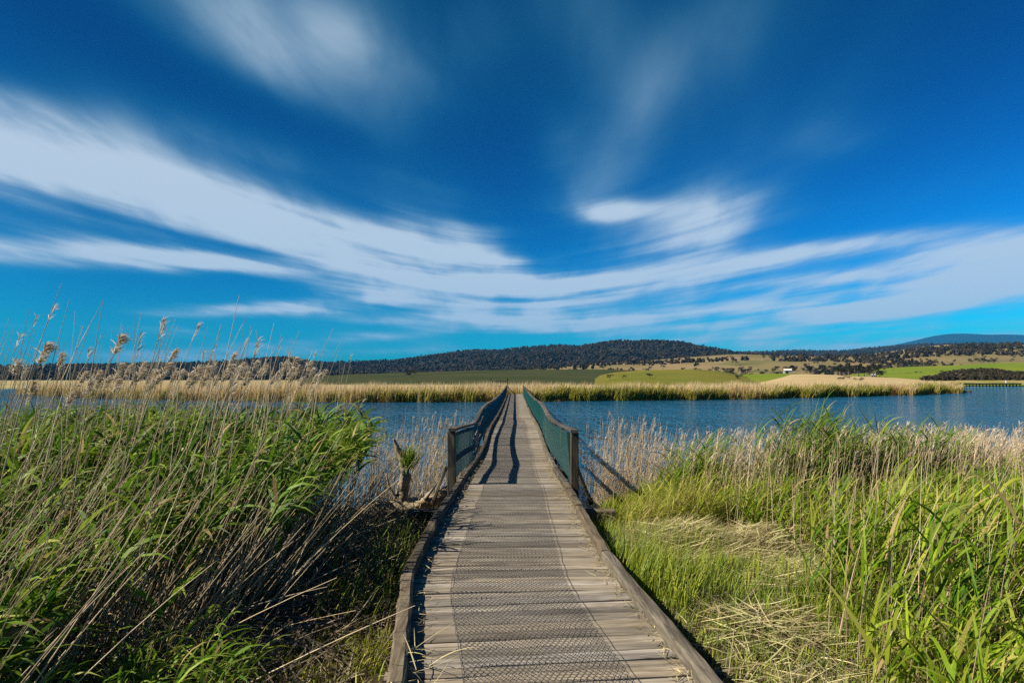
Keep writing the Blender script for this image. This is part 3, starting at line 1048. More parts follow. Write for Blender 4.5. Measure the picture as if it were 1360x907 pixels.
def plank_mesh(k, wdt):
    r = np.random.default_rng(40 + k)
    nx, L, th = 8, 1.72, 0.042
    xs = np.linspace(-L / 2, L / 2, nx + 1)
    xs[0] += r.normal(0, 0.012)
    xs[-1] += r.normal(0, 0.012)
    V = []
    cup = r.uniform(-0.003, 0.003)
    for x in xs:
        e0, e1 = r.normal(0, 0.0022, 2)
        zz = r.normal(0, 0.0012)
        V += [[x, -wdt / 2 + e0, -th], [x, -wdt / 2 + e0, -0.005 + zz], [x, -wdt / 2 + 0.007 + e0, zz], [x, 0, zz - cup],
              [x, wdt / 2 - 0.007 + e1, zz], [x, wdt / 2 + e1, -0.005 + zz], [x, wdt / 2 + e1, -th]]
    F = []
    m = 7
    for i in range(nx):
        for j in range(m - 1):
            a = i * m + j
            F.append([a, a + 1, a + m + 1, a + m][::-1])
    g = Geo()
    g.add(V, F)
    g.F.append(np.array([list(range(m))]))
    g.F.append(np.array([[nx * m + j for j in range(m)][::-1]]))
    return g.mesh('plank', M['plank'], False)


PLW = [0.094, 0.104, 0.11, 0.114, 0.122, 0.10, 0.112, 0.108, 0.118, 0.106]
PL = [plank_mesh(k, w_) for k, w_ in enumerate(PLW)]
y = -0.6
np_ = 0
rest = Geo()
r_pl = random.Random(5)
while y < 72.0:
    k = r_pl.randrange(len(PL))
    y += PLW[k] / 2
    hd = math.atan2(-(deck_x(y + 0.15) - deck_x(y - 0.15)), 0.3)
    sl = math.atan2(deck_z(y + 0.15) - deck_z(y - 0.15), 0.3)
    loc = Vector((deck_x(y) + r_pl.gauss(0, 0.01), y, deck_z(y) + r_pl.gauss(0, 0.0024)))
    rot = Euler((sl + r_pl.gauss(0, 0.004), r_pl.gauss(0, 0.0025), -hd * -0.8 + r_pl.gauss(0, 0.004)))
    if np_ < 300:
        o = put('plank', PL[k])
        o.location, o.rotation_euler = loc, rot
        under(o)
    else:
        Mx = np.array(Matrix.LocRotScale(loc, rot, None))
        V = np.array([v.co[:] for v in PL[k].vertices])
        rest.add(V @ Mx[:3, :3].T + Mx[:3, 3], np.array([p.vertices[:] for p in PL[k].polygons if len(p.vertices) == 4]))
    np_ += 1
    y += PLW[k] / 2 + r_pl.choice((0.003, 0.005, 0.007, 0.012))
o = rest.build('far_planks', M['plank'], None, False)
o['kind'] = 'stuff'
under(o)

# bearers under the planks
for off in (-0.62, 0.0, 0.62):
    ys = np.arange(-0.6, 72, 4.0)
    for a in ys:
        b = min(a + 4.0, 71.9)
        n = 4
        g = Geo()
        for i in range(n):
            u0, u1 = a + (b - a) * i / n, a + (b - a) * (i + 1) / n
            beam_geo(g, (deck_x(u0) + off, u0, deck_z(u0) - 0.115), (deck_x(u1) + off, u1, deck_z(u1) - 0.115), 0.07, 0.13, 1, 0)
        under(g.build('joist', M['post'], None, False))

# wire netting laid on the planks
def netting(y0, y1, x0, x1, seed, cw, ch, hw):
    r = np.random.default_rng(seed)
    rows = int((y1 - y0) / ch)
    cols = int((x1 - x0) / cw)
    i, j = np.meshgrid(np.arange(rows), np.arange(cols), indexing='ij')
    cx = x0 + (j + 0.5 * (i % 2)) * cw
    cy = y0 + i * ch
    jit = lambda: r.normal(0, 0.0014, i.shape)
    # hexagon vertices: lower and upper end of each vertical strand
    ax, ay = cx + jit(), cy - ch * 0.17
    bx, by = cx + jit(), cy + ch * 0.17
    segs = [np.stack([ax, ay, bx, by], -1).reshape(-1, 4)]
    up = slice(1, None)
    lo = slice(0, -1)
    odd = (i[lo] % 2 == 1)
    # to the two neighbours in the next row
    nxt_l = np.where(odd, j[lo], j[lo] - 1)
    for d in (0, 1):
        jj = nxt_l + d
        ok = (jj >= 0) & (jj < cols)
        jc = np.clip(jj, 0, cols - 1)
        ii = i[lo] + 1
        s = np.stack([bx[lo], by[lo], ax[ii, jc], ay[ii, jc]], -1)
        segs.append(s[ok])
    for xe in (x0 - cw * 0.1, x1 + cw * 0.0):    # selvedge wires
        yy = np.arange(y0, y1, 0.1)
        xj = xe + r.normal(0, 0.003, len(yy))
        segs.append(np.stack([xj[:-1], yy[:-1], xj[1:], yy[1:]], -1))
    S = np.concatenate(segs)
    A, B = S[:, :2], S[:, 2:]
    d = B - A
    ln = np.linalg.norm(d, axis=1, keepdims=True)
    nrm = np.stack([-d[:, 1], d[:, 0]], 1) / ln * hw
    q = np.stack([A - nrm, A + nrm, B + nrm, B - nrm], 1)
    wob = 0.02 * np.sin(q[..., 1] * 0.9) + 0.012 * np.sin(q[..., 1] * 2.1 + 1)
    z = deck_z(q[..., 1]) + 0.0085 + 0.0035 * np.sin(q[..., 0] * 9 + q[..., 1] * 5)
    V = np.stack([q[..., 0] + deck_x(q[..., 1]) + wob, q[..., 1], z], -1)
    g = Geo()
    g.add(V, np.arange(len(S))[:, None] * 4 + np.arange(4)[None])
    return under(g.build('wire_netting', M['wire'], None, False))


netting(0.4, 26.6, -0.47, 0.46, 1, 0.034, 0.028, 0.0021)
netting(26.3, 71.5, -0.66, 0.27, 2, 0.06, 0.05, 0.003)

# kerbs
EDGE_L = [(0.9, -0.10), (3.1, -0.53), (4.9, -0.775), (6.7, -0.80), (9.3, -0.765), (11.6, -0.755)]
EDGE_R = [(0.4, 1.55), (3.0, 0.985), (5.4, 0.775), (7.5, 0.775), (9.4, 0.77), (11.6, 0.775)]
for side, pts in ((-1, EDGE_L), (1, EDGE_R)):
    yy = 11.6
    pts = list(pts)
    while yy < 71:
        yy = min(yy + 2.6, 71.3)
        pts.append((yy, float(deck_x(yy)) + side * 0.775))
    for i in range(len(pts) - 1):
        (ya, xa), (yb, xb) = pts[i], pts[i + 1]
        n = 3 if yb > 9 else 1
        g = Geo()
        for q in range(n):
            f0, f1 = q / n, (q + 1) / n
            u0, u1 = ya + (yb - ya) * f0 + (0.004 if q == 0 else 0), ya + (yb - ya) * f1
            p0, p1 = xa + (xb - xa) * f0, xa + (xb - xa) * f1
            dip = random.Random(i * 7 + side).uniform(-0.008, 0.008)
            beam_geo(g, (p0 + side * 0.052, u0, deck_z(u0) + 0.052 + dip), (p1 + side * 0.052, u1, deck_z(u1) + 0.052 - dip), 0.095, 0.092, 14 if n == 1 else 4, 0.003, 0.016, seed=i + 50 * (side > 0))
        under(g.build('kerb', M['kerb'], None, False))

# handrails
POST_H, RAIL_X = 0.84, 0.955


def handrail(side):
    hr = empty('handrail', (0, 0, 0))
    under(hr)
    hr.location = Vector((0, 9.75, 0)) - BOFF
    HO = Vector((0, 9.75, 0))

    def sub(o):
        o.parent = hr
        o.location = Vector(o.location) - HO
        return o
    y0 = 9.75 if side < 0 else 9.35
    ys = np.append(np.arange(y0, 70.5, 2.42), 71.0)
    bow = lambda v: (0.06 * np.exp(-((v - 13.0) / 1.5) ** 2) - 0.045 * np.exp(-((v - 17.5) / 2.0) ** 2) + 0.03 * np.exp(-((v - 24.0) / 2.5) ** 2)) * (1 if side < 0 else 0.4)
    X = lambda v: float(deck_x(v)) + side * RAIL_X + float(bow(v))
    Z = lambda v: float(deck_z(v))
    for i, v in enumerate(ys):
        s = 0.125 if i == 0 else 0.07
        lean = random.uniform(-0.02, 0.02)
        sub(beam('post', (X(v), v, Z(v) - 0.55), (X(v) + lean, v, Z(v) + POST_H - (0.0 if i == 0 else 0.02)), s, s, M['post'], None, nseg=5, jit=0.004, up=(0, 1, 0), seed=int(v * 10)))
    for i in range(len(ys) - 1):
        for nm, hz, w_, h_, ox in (('top_rail', POST_H + 0.028, 0.11, 0.05, 0.0), ('mid_rail', 0.43, 0.04, 0.085, 0.0)):
            g = Geo()
            n = 4
            for q in range(n):
                u0, u1 = ys[i] + (ys[i + 1] - ys[i]) * q / n, ys[i] + (ys[i + 1] - ys[i]) * (q + 1) / n
                if q == 0:
                    u0 += -0.09 if i == 0 and nm == 'top_rail' else 0.003
                beam_geo(g, (X(u0) + ox, u0, Z(u0) + hz), (X(u1) + ox, u1, Z(u1) + hz), w_, h_, 1, 0.002, 0.008, seed=i)
            sub(g.build(nm, M['rail'], None, False))
    # coated chain link: two families of slanting strands
    p = 0.046
    s = np.arange(y0 + 0.05, 70.9, p)
    h0, h1 = 0.10, POST_H - 0.02
    C = []
    for d in (1, -1):
        a = s
        b = np.clip(s + d * (h1 - h0), y0 + 0.05, 70.95)
        fr = np.clip(np.abs(b - a) / (h1 - h0), 0.02, 1)
        n = 4
        for_q = []
        for q in range(n + 1):
            u = a + (b - a) * q / n
            hh = h0 + (h1 - h0) * fr * q / n
            wv = 0.0
            for_q.append(np.stack([deck_x(u) + bow(u) + side * RAIL_X - side * (0.045 + wv), u, deck_z(u) + hh], 1))
        C.append(np.stack(for_q, 1))
    g = Geo()
    add_tubes(g, np.concatenate(C), np.array([0.0030]), np.array([0.0030]), 3)
    sub(g.build('wire_mesh', M['fence_wire'], None, True))


handrail(-1)
handrail(1)

# piles, crossheads and raking struts of the bridge
for i, v in enumerate(np.arange(8.6, 71, 4.84)):
    xc, z = float(deck_x(v)), float(deck_z(v)) - 0.25
    ext = 1.45 if i == 0 else 1.2
    under(beam('crosshead', (xc - ext, v, z), (xc + ext, v, z), 0.16, 0.14, M['post'], None, nseg=6, seed=i))
    for s in (-1, 1):
        zb = min(WATER_Z - 1.3, float(ground_z(xc, v)) - 0.4)
        under(beam('pile', (xc + s * 0.8, v + 0.17, zb), (xc + s * 0.8, v + 0.17, z + 0.08), 0.17, 0.17, M['post'], None, nseg=4, up=(0, 1, 0), seed=i))
        yv = v + (1.2 if i == 0 else 0.0)
        under(beam('strut', (xc + s * 1.28, yv, z - 0.1), (xc + s * 1.045, yv, z + 0.5), 0.055, 0.07, M['post'], None, nseg=4, up=(0, 1, 0), seed=i))

# gate at the far end of the bridge
def far_gate():
    xg, yg = float(deck_x(71)) - 0.9, 72.6
    r = empty('gate', (xg, yg, float(ground_z(xg, yg))))
    for s in (0, -2.0):
        g = Geo()
        beam_geo(g, (s, 0, -0.3), (s, 0, 2.4), 0.14, 0.14, 4, 0.006, up=(0, 1, 0))
        g.build('post', M['post'], r, False)
    for hh in (0.9, 1.45, 2.0):
        g = Geo()
        beam_geo(g, (-0.07, -0.02, hh), (-1.93, -0.02, hh), 0.05, 0.12, 4, 0.004)
        g.build('rail', M['rail'], r, False)
    tag(r, 'grey timber post and rail gate at the far end of the bridge', 'gate')


far_gate()

# ------------------------------------------------------------------ driftwood
def limb(name, pts, radii, parent, mat=None, seed=0, sides=14):
    r = np.random.default_rng(seed)
    pts = np.array(pts, float)
    k = np.linspace(0, len(pts) - 1, (len(pts) - 1) * 8 + 1)
    P = np.stack([np.interp(k, np.arange(len(pts)), pts[:, c]) for c in range(3)], 1)
    for _ in range(2):
        P[1:-1] = 0.5 * P[1:-1] + 0.25 * (P[:-2] + P[2:])
    rad = np.interp(k, np.arange(len(pts)), radii)
    t = np.gradient(P, axis=0)
    t /= np.linalg.norm(t, axis=1, keepdims=True)
    ref = np.array([0.1, 1.0, 0.15])
    a = np.cross(t, ref)
    a /= np.linalg.norm(a, axis=1, keepdims=True)
    b = np.cross(t, a)
    an = np.arange(sides) * 2 * math.pi / sides
    lump = 1 + 0.16 * np.sin(3 * an + np.arange(len(P))[:, None] * 0.25) + 0.10 * np.sin(5 * an + 1)[None] + r.normal(0, 0.11, (len(P), sides))
    V = P[:, None] + rad[:, None, None] * lump[..., None] * (a[:, None] * np.cos(an)[None, :, None] + b[:, None] * np.sin(an)[None, :, None])
    F = []
    for i in range(len(P) - 1):
        for j in range(sides):
            j2 = (j + 1) % sides
            F.append([i * sides + j, i * sides + j2, (i + 1) * sides + j2, (i + 1) * sides + j])
    g = Geo()
    g.add(V, F)
    g.F.append(np.array([list(range(sides))[::-1]]))
    g.F.append(np.array([[(len(P) - 1) * sides + j for j in range(sides)]]))
    return g.build(name, mat or M['drift'], parent, True)


YD = 10.6
zD = float(ground_z(-1.9, YD))
dw = empty('driftwood_log', (-1.9, YD, zD))
limb('trunk', [(-0.75, -0.15, 0.08), (-0.25, -0.05, 0.16), (0.25, 0.0, 0.22), (0.62, 0.05, 0.34), (0.85, 0.1, 0.48)], [0.13, 0.16, 0.15, 0.12, 0.09], dw, seed=1)
limb('upright_limb', [(-0.03, -0.02, 0.12), (0.0, 0.0, 0.45), (0.04, 0.0, 0.75), (0.0, 0.02, 1.02), (-0.10, 0.0, 1.22), (-0.17, 0.0, 1.38)], [0.14, 0.10, 0.085, 0.065, 0.04, 0.02], dw, seed=2)
limb('branch', [(0.03, 0.0, 0.8), (0.12, 0.05, 0.95), (0.2, 0.05, 1.15)], [0.05, 0.035, 0.015], dw, seed=3, sides=7)
limb('branch', [(0.3, 0.0, 0.25), (0.42, -0.1, 0.38), (0.6, -0.12, 0.62)], [0.06, 0.035, 0.012], dw, seed=4, sides=7)
limb('branch', [(-0.1, -0.02, 0.35), (-0.22, -0.05, 0.55), (-0.28, -0.05, 0.78)], [0.04, 0.025, 0.01], dw, seed=5, sides=7)
tag(dw, 'pale driftwood log with a broken upright limb beside the bridge', 'driftwood')

# ------------------------------------------------------------------ reeds and grasses near the boardwalk
WIND = 0.0        # blowing towards +X


def pts_in(n, x0, x1, y0, y1, dens):
    X, Y = rng.uniform(x0, x1, n), rng.uniform(y0, y1, n)
    k = rng.random(n) < dens(X, Y)
    return X[k], Y[k]


def reed_plants(gl, gs, X, Y, H, leaf_from=0.35, nleaf=9, lean=(0.1, 0.08), leaf_l=(0.28, 0.5), leaf_w=(0.014, 0.030), spread=0.9, hue=(0.4, 0.25), bend=0.3, droop=1.5, stem_hue=0.3):
    N = len(X)
    P = np.stack([X, Y, ground_z(X, Y) - 0.03], 1)
    phi = rng.normal(WIND, 0.7, N)
    C = centreline(P, phi, np.clip(rng.normal(lean[0], lean[1], N), 0, 0.9), np.abs(rng.normal(bend, 0.12, N)), H, 6)
    add_tubes(gs, C, 0.0042 + 0 * H, 0.0012 + 0 * H, 3, hue=np.clip(rng.normal(stem_hue, 0.15, N), 0, 1), bright=rng.random(N) * 0.6)
    ph = rng.normal(hue[0], hue[1] * 0.6, N) * 0.8 + 0.7 * (fbm(X * 1.1 + 2, Y * 1.1, 2) - 0.5)
    for k in range(nleaf):
        f = leaf_from + (0.98 - leaf_from) * (k + rng.random(N)) / nleaf
        ii = np.clip((f * 6).astype(int), 0, 5)
        fr = f * 6 - ii
        ar = np.arange(N)
        B = C[ar, ii] * (1 - fr)[:, None] + C[ar, ii + 1] * fr[:, None]
        lphi = rng.normal(WIND, spread, N) + np.where(rng.random(N) < 0.22, math.pi, 0)
        L = rng.uniform(*leaf_l, N) * (0.75 + 0.5 * np.sin(math.pi * np.clip(f, 0, 1)))
        add_blades(gl, B, lphi, rng.uniform(0.25, 0.75, N), np.abs(rng.normal(droop, 0.45, N)), L, rng.uniform(*leaf_w, N), 5,
                   roll=rng.normal(0, 0.55, N), hue=np.where(rng.random(N) < 0.06, 1.0, np.clip(ph + rng.normal(0, 0.15, N), 0, 0.86)))
    return C


def plume(g, tip, d, n, size, lee=0.0, flag=False):
    """feathery head: many fine drooping threads on the downwind side; tip N x 3, d N x 3 (stem direction)"""
    N = len(tip)
    for k in range(n):
        f = rng.random(N)
        B = tip - d * (size * f * 0.95)[:, None]
        ph = rng.normal(lee, 0.75, N)
        L = size * rng.uniform(0.22, 0.5, N) * (0.45 + 0.8 * np.sin(math.pi * np.clip(0.15 + 0.8 * f, 0, 1)))
        if flag:
            L = L * 1.25
        add_blades(g, B, ph, rng.uniform(0.1, 0.6, N) + 0.45 * flag, rng.uniform(0.3, 1.5, N), L, rng.uniform(0.005, 0.011, N) * size / 0.25, 3, roll=rng.uniform(-1.5, 1.5, N),
                   prof=np.array([0.5, 1.0, 0.8, 0.15]))


def edge_left(y):          # edge of the standing reeds on the path side
    return np.interp(y, [0, 2.5, 3.6, 4.3, 6, 8, 9.0, 9.8, 11.5], [-2.9, -2.6, -2.6, -2.1, -2.15, -2.3, -2.4, -3.5, -4.6])


def edge_right(y):
    return np.interp(y, [0, 2.2, 3, 4, 5.5, 7, 8.5, 10, 11.6], [1.9, 1.75, 1.8, 2.15, 2.75, 2.95, 2.6, 2.2, 2.1])


# --- left bed: leafy green reeds
gl, gs, gd, gpl = Geo(), Geo(), Geo(), Geo()
X, Y = pts_in(13000, -15, -1.5, 0.8, 11.6, lambda x, y: 0.62 * (x < edge_left(y) + 0.12 + 0.5 * (fbm(x * 1.3, y * 1.3, 2) - 0.5)) * (0.45 + 0.55 * sstep(fbm(x * 0.9 + 5, y * 0.9, 2), 0.3, 0.6)) * np.where((y < 4.6) & (x > -0.8 * y - 0.2), 0.28, 1) * (np.abs(x) < 1.05 * y + 2.2))
top = np.interp(Y, [0, 3, 4, 6, 8, 11.5], [0.25, 0.5, 0.74, 1.02, 1.12, 1.05])
top = top + 0.36 * (fbm(X * 0.7, Y * 0.7, 3) - 0.5) - 0.35 * sstep(X, -9, -14)
H = (top - ground_z(X, Y)) * rng.uniform(0.72, 1.08, len(X))
reed_plants(gl, gs, X, Y, H, 0.42 + 0.22 * sstep(X - edge_left(Y), -0.9, 0.1), 10, lean=(0.12, 0.08), leaf_l=(0.3, 0.58), leaf_w=(0.02, 0.042), hue=(0.45, 0.3), stem_hue=0.12)
print('left reeds', len(X))
# a few shoots low at the front
X, Y = pts_in(160, -3.0, -1.5, 2.6, 3.7, lambda x, y: 0.6 + 0 * x)
reed_plants(gl, gs, X, Y, rng.uniform(0.25, 0.6, len(X)), 0.3, 7, leaf_l=(0.16, 0.34), leaf_w=(0.010, 0.020), hue=(0.5, 0.25))
tag(gl.build('reed_leaves', M['reed_leaf'], smooth=True), 'dense green reed leaves of the tall bed with the plumed stalks', 'reeds', kind='stuff')
tag(gs.build('reed_stems', M['dry'], smooth=True), 'thin tan stems under the green leaves of the tall plumed bed', 'reeds', kind='stuff')

# --- left bed: dry leaning stalks, thick along the edge
def dry_stalks(g, X, Y, L, lean, bend=(0.12, 0.1), r=0.0042, aim=0.35, hue=(0.55, 0.25)):
    N = len(X)
    P = np.stack([X, Y, ground_z(X, Y) - 0.03], 1)
    phi = rng.normal(WIND, aim, N)
    C = centreline(P, phi, np.clip(lean, 0, 1.35), rng.normal(bend[0], bend[1], N), L, 6)
    add_tubes(g, C, r * rng.uniform(0.7, 1.25, N), 0.0016 + 0 * L, 4, hue=np.clip(rng.normal(hue[0], hue[1], N), 0, 1))
    return C


X, Y = pts_in(1500, -13, -1.6, 2.4, 11.4, lambda x, y: 0.5 * (x < edge_left(y) + 0.1) * (0.25 + 0.75 * sstep(x - edge_left(y), -1.6, -0.2)) * np.where(y < 3.4, 0.5, 1) * (np.abs(x) < 1.05 * y + 1.5))
C = dry_stalks(gd, X, Y, rng.uniform(1.2, 2.2, len(X)) * (1 - 0.35 * sstep(X - edge_left(Y), -0.8, 0)), np.abs(rng.normal(0.2, 0.17, len(X))))
# tall bare ones that stand above the leaves
X, Y = pts_in(2500, -12, -2.2, 4.2, 11.0, lambda x, y: 0.36 * (x < edge_left(y) - 0.1) * (np.abs(x) < 1.0 * y) * np.interp(x / y, [-0.9, -0.5, -0.28, -0.25], [0.8, 1.0, 0.8, 0.5]))
C = dry_stalks(gd, X, Y, rng.uniform(1.9, 2.75, len(X)), np.abs(rng.normal(0.12, 0.09, len(X))), bend=(0.12, 0.12), r=0.0062, hue=(0.7, 0.2))
sel = rng.random(len(X)) < 0.16
tip, d = C[sel, -1], C[sel, -1] - C[sel, -2]
d /= np.linalg.norm(d, axis=1, keepdims=True)
plume(gpl, tip, d, 24, rng.uniform(0.14, 0.24, sel.sum()))
# strongly leaning and fallen ones at the near edge
X, Y = pts_in(520, -4.0, -1.4, 4.2, 9.0, lambda x, y: 0.55 * (x < edge_left(y) + 0.3))
dry_stalks(gd, X, Y, rng.uniform(0.8, 1.5, len(X)), rng.uniform(0.35, 0.75, len(X)), r=0.0045)
X, Y = pts_in(900, -4.6, -1.9, 2.5, 5.6, lambda x, y: 0.9 * (x < edge_left(y) + 0.1))
dry_stalks(gd, X, Y, rng.uniform(0.9, 1.75, len(X)), rng.uniform(0.25, 0.72, len(X)), r=0.0052, hue=(0.65, 0.2))
X, Y = pts_in(30, -2.9, -1.8, 3.2, 7.0, lambda x, y: 1 + 0 * x)
dry_stalks(gd, X, Y, rng.uniform(0.8, 1.7, len(X)), rng.uniform(0.9, 1.3, len(X)), r=0.005, aim=0.5, hue=(0.8, 0.15))
tag(gd.build('dry_reed_stalks', M['dry'], smooth=True), 'dry tan reed stalks leaning over the shaded litter beside the boardwalk', 'reeds', kind='stuff')
tag(gpl.build('small_reed_plumes', M['plume'], smooth=False), 'small faded plumes of the dry stalks in the tall plumed bed', 'reeds', kind='stuff')


# --- plumed stalks one can pick out above the left bed: each a thing
def stalk_variant(k):
    r = np.random.default_rng(900 + k)
    L = 1.0
    C = centreline(np.zeros((1, 3)), np.array([0.0]), np.array([0.05]), np.array([0.10 + 0.05 * k]), np.array([L]), 10)
    g1 = Geo()
    add_tubes(g1, C, np.array([0.0021]), np.array([0.0009]), 5, np.array([0.55]), np.array([0.5]))
    g2 = Geo()
    d = C[:, -1] - C[:, -2]
    d /= np.linalg.norm(d)
    plume(g2, C[:, -1], d, 170, np.array([0.064 + 0.010 * (k % 3)]), 0.0, True)
    lf = []
    for ii, ph, bd, ln in ((4, 0.3, 1.6, 0.13), (6, -0.4, 1.2, 0.11)):
        g3 = Geo()
        add_blades(g3, C[0, ii][None], np.array([ph]), np.array([0.45]), np.array([bd]), np.array([ln]), np.array([0.006]), 5)
        lf.append(g3.mesh('dry_leaf', M['dry']))
    return [g1.mesh('culm', M['dry']), g2.mesh('plume', M['plume'], False)] + lf


SV = [stalk_variant(k) for k in range(5)]
# photo pixel of the plume top and its distance
heads = [(270, 500, 7.2), (315, 488, 7.0), (328, 492, 7.5), (340, 478, 7.4), (386, 486, 7.7), (398, 484, 8.0), (410, 480, 8.3), (305, 482, 7.1), (180, 495, 6.4), (258, 496, 6.9), (352, 486, 8.0), (118, 506, 5.8), (160, 443, 6.0), (232, 458, 6.4), (172, 483, 6.6), (188, 488, 6.2), (262, 486, 7.0), (275, 486, 7.4), (310, 468, 7.2), (322, 480, 7.6), (298, 492, 7.0),
         (378, 478, 7.8), (392, 474, 8.0), (415, 488, 8.2), (112, 492, 6.0), (80, 470, 5.6), (240, 492, 7.5), (205, 497, 6.8), (346, 490, 8.2), (45, 500, 5.4),
         (430, 492, 8.6), (142, 500, 6.3), (62, 452, 5.2), (330, 496, 8.4), (363, 498, 8.6), (22, 478, 5.0), (285, 499, 7.6), (222, 478, 6.6), (400, 500, 8.8), (95, 520, 5.2)]
for i in range(26):
    px = random.uniform(110, 440)
    heads.append((px, random.uniform(480, 503), 5.6 + px / 150 + random.uniform(-0.4, 0.4)))
for i, (px, py, yy) in enumerate(heads):
    d = ray(px, py)
    top = np.array([0, 0, EYE]) + d * (yy / d[1])
    k = i % len(SV)
    tipv = np.array(SV[k][0].vertices[-1].co)
    lean = random.uniform(0.0, 0.16)
    gz = float(ground_z(top[0], yy))
    hh = (top[2] - gz) / (tipv[2] * math.cos(lean))
    rz = random.uniform(-0.5, 0.5)
    Rm = (Matrix.Rotation(rz, 3, 'Z') @ Matrix.Rotation(lean, 3, 'Y'))
    off = np.array(Rm @ Vector(tipv)) * hh
    root = empty('plumed_reed', (top[0] - off[0], top[1] - off[1], gz))
    root.rotation_euler = Rm.to_euler()
    root.scale = (hh, hh, hh)
    for nm, me in zip(('culm', 'plume', 'dry_leaf', 'dry_leaf'), SV[k]):
        put(nm, me, root)
    tag(root, 'tall dry reed stalk with a feathery tan plume rising above the green bed', 'reed', 'plumed reed stalks above the green bed')

# --- litter, grass and dead leaves left of the boardwalk
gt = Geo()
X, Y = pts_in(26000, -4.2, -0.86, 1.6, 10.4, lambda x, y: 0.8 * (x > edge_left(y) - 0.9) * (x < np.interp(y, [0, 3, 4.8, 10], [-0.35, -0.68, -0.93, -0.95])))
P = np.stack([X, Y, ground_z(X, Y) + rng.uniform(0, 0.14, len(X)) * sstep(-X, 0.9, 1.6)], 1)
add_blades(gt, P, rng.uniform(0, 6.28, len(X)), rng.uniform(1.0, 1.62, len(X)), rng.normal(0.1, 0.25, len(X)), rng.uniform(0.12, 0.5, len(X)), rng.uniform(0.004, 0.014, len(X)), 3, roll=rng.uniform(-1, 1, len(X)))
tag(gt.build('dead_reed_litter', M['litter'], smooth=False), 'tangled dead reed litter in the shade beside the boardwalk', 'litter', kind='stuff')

gg = Geo()
X, Y = pts_in(9000, -3.4, -0.80, 2.2, 10, lambda x, y: 0.5 * (x < np.interp(y, [0, 3, 4.8, 10], [-0.30, -0.66, -0.92, -0.93])) * (x > -2.7) * np.where(y < 4.4, 1.0, 0.25 + 0.7 * (x > -1.5) * (y > 4.2) * (y < 7.8)))
P = np.stack([X, Y, ground_z(X, Y) - 0.01], 1)
low = Y < 4.5
add_blades(gg, P, rng.normal(0.2, 1.2, len(X)), np.abs(rng.normal(0.15, 0.2, len(X))), rng.uniform(0.2, 1.2, len(X)), np.where(low, rng.uniform(0.06, 0.20, len(X)), rng.uniform(0.14, 0.5, len(X))), rng.uniform(0.005, 0.012, len(X)), 4,
           hue=np.clip(np.where(low, rng.normal(0.75, 0.2, len(X)), rng.normal(0.35, 0.2, len(X))), 0, 1))
X, Y = pts_in(9000, -2.2, -0.4, 2.6, 4.4, lambda x, y: 0.9 * (x < np.interp(y, [0, 3, 4.8, 10], [-0.30, -0.66, -0.92, -0.93])) * sstep(fbm(x * 2.2, y * 2.2, 2), 0.3, 0.55))
P = np.stack([X, Y, ground_z(X, Y) - 0.01], 1)
add_blades(gg, P, rng.normal(0.2, 1.3, len(X)), np.abs(rng.normal(0.2, 0.25, len(X))), rng.uniform(0.2, 1.2, len(X)), rng.uniform(0.04, 0.13, len(X)), rng.uniform(0.003, 0.008, len(X)), 3, hue=np.clip(rng.normal(0.85, 0.2, len(X)), 0, 1))
tag(gg.build('verge_grass', M['grass'], smooth=True), 'low yellow green grass along the shaded side of the boardwalk', 'grass', kind='stuff')

# --- tuft on the driftwood, dry clumps at the water's edge
gl, gd, gpl = Geo(), Geo(), Geo()
n = 150
P = np.array([-1.82, YD - 0.02, zD + 0.95]) + rng.normal(0, 0.07, (n, 3))
add_blades(gl, P, rng.normal(0.2, 1.5, n), rng.uniform(0.1, 0.8, n), rng.uniform(0.2, 1.4, n), rng.uniform(0.2, 0.42, n), rng.uniform(0.010, 0.02, n), 4)
tag(gl.build('reed_tuft', M['reed_leaf'], smooth=True), 'green reed tuft sprouting on top of the driftwood limb', 'reeds', kind='stuff')


def clump(cx, cy, rx, ry, n, h, lean=0.1):
    n = int(n * 0.3)
    X, Y = cx + rng.normal(0, rx, n), cy + rng.normal(0, ry, n)
    k = np.abs(X - deck_x(Y)) > 1.3
    X, Y = X[k], Y[k]
    n = len(X)
    N = dry_stalks(gd, X, Y, h * rng.uniform(0.55, 1.1, n) + np.clip(-0.8 - ground_z(X, Y), 0, 1.6), np.abs(rng.normal(lean, 0.08, n)), bend=(0.12, 0.12), r=0.0056, aim=0.8, hue=(0.65, 0.22))
    # along the stalks
    for q in range(3):
        ii = rng.integers(2, 6, n)
        add_blades(gd, N[np.arange(n), ii], rng.normal(0.1, 1.0, n), rng.uniform(0.1, 0.6, n), rng.uniform(0.2, 1.2, n), rng.uniform(0.12, 0.3, n), rng.uniform(0.005, 0.011, n), 3, hue=np.clip(rng.normal(0.45, 0.25, n), 0, 1))
    s = rng.random(n) < 0.3
    tip, d = N[s, -1], N[s, -1] - N[s, -2]
    d /= np.linalg.norm(d, axis=1, keepdims=True)
    plume(gpl, tip, d, 14, rng.uniform(0.12, 0.22, s.sum()))


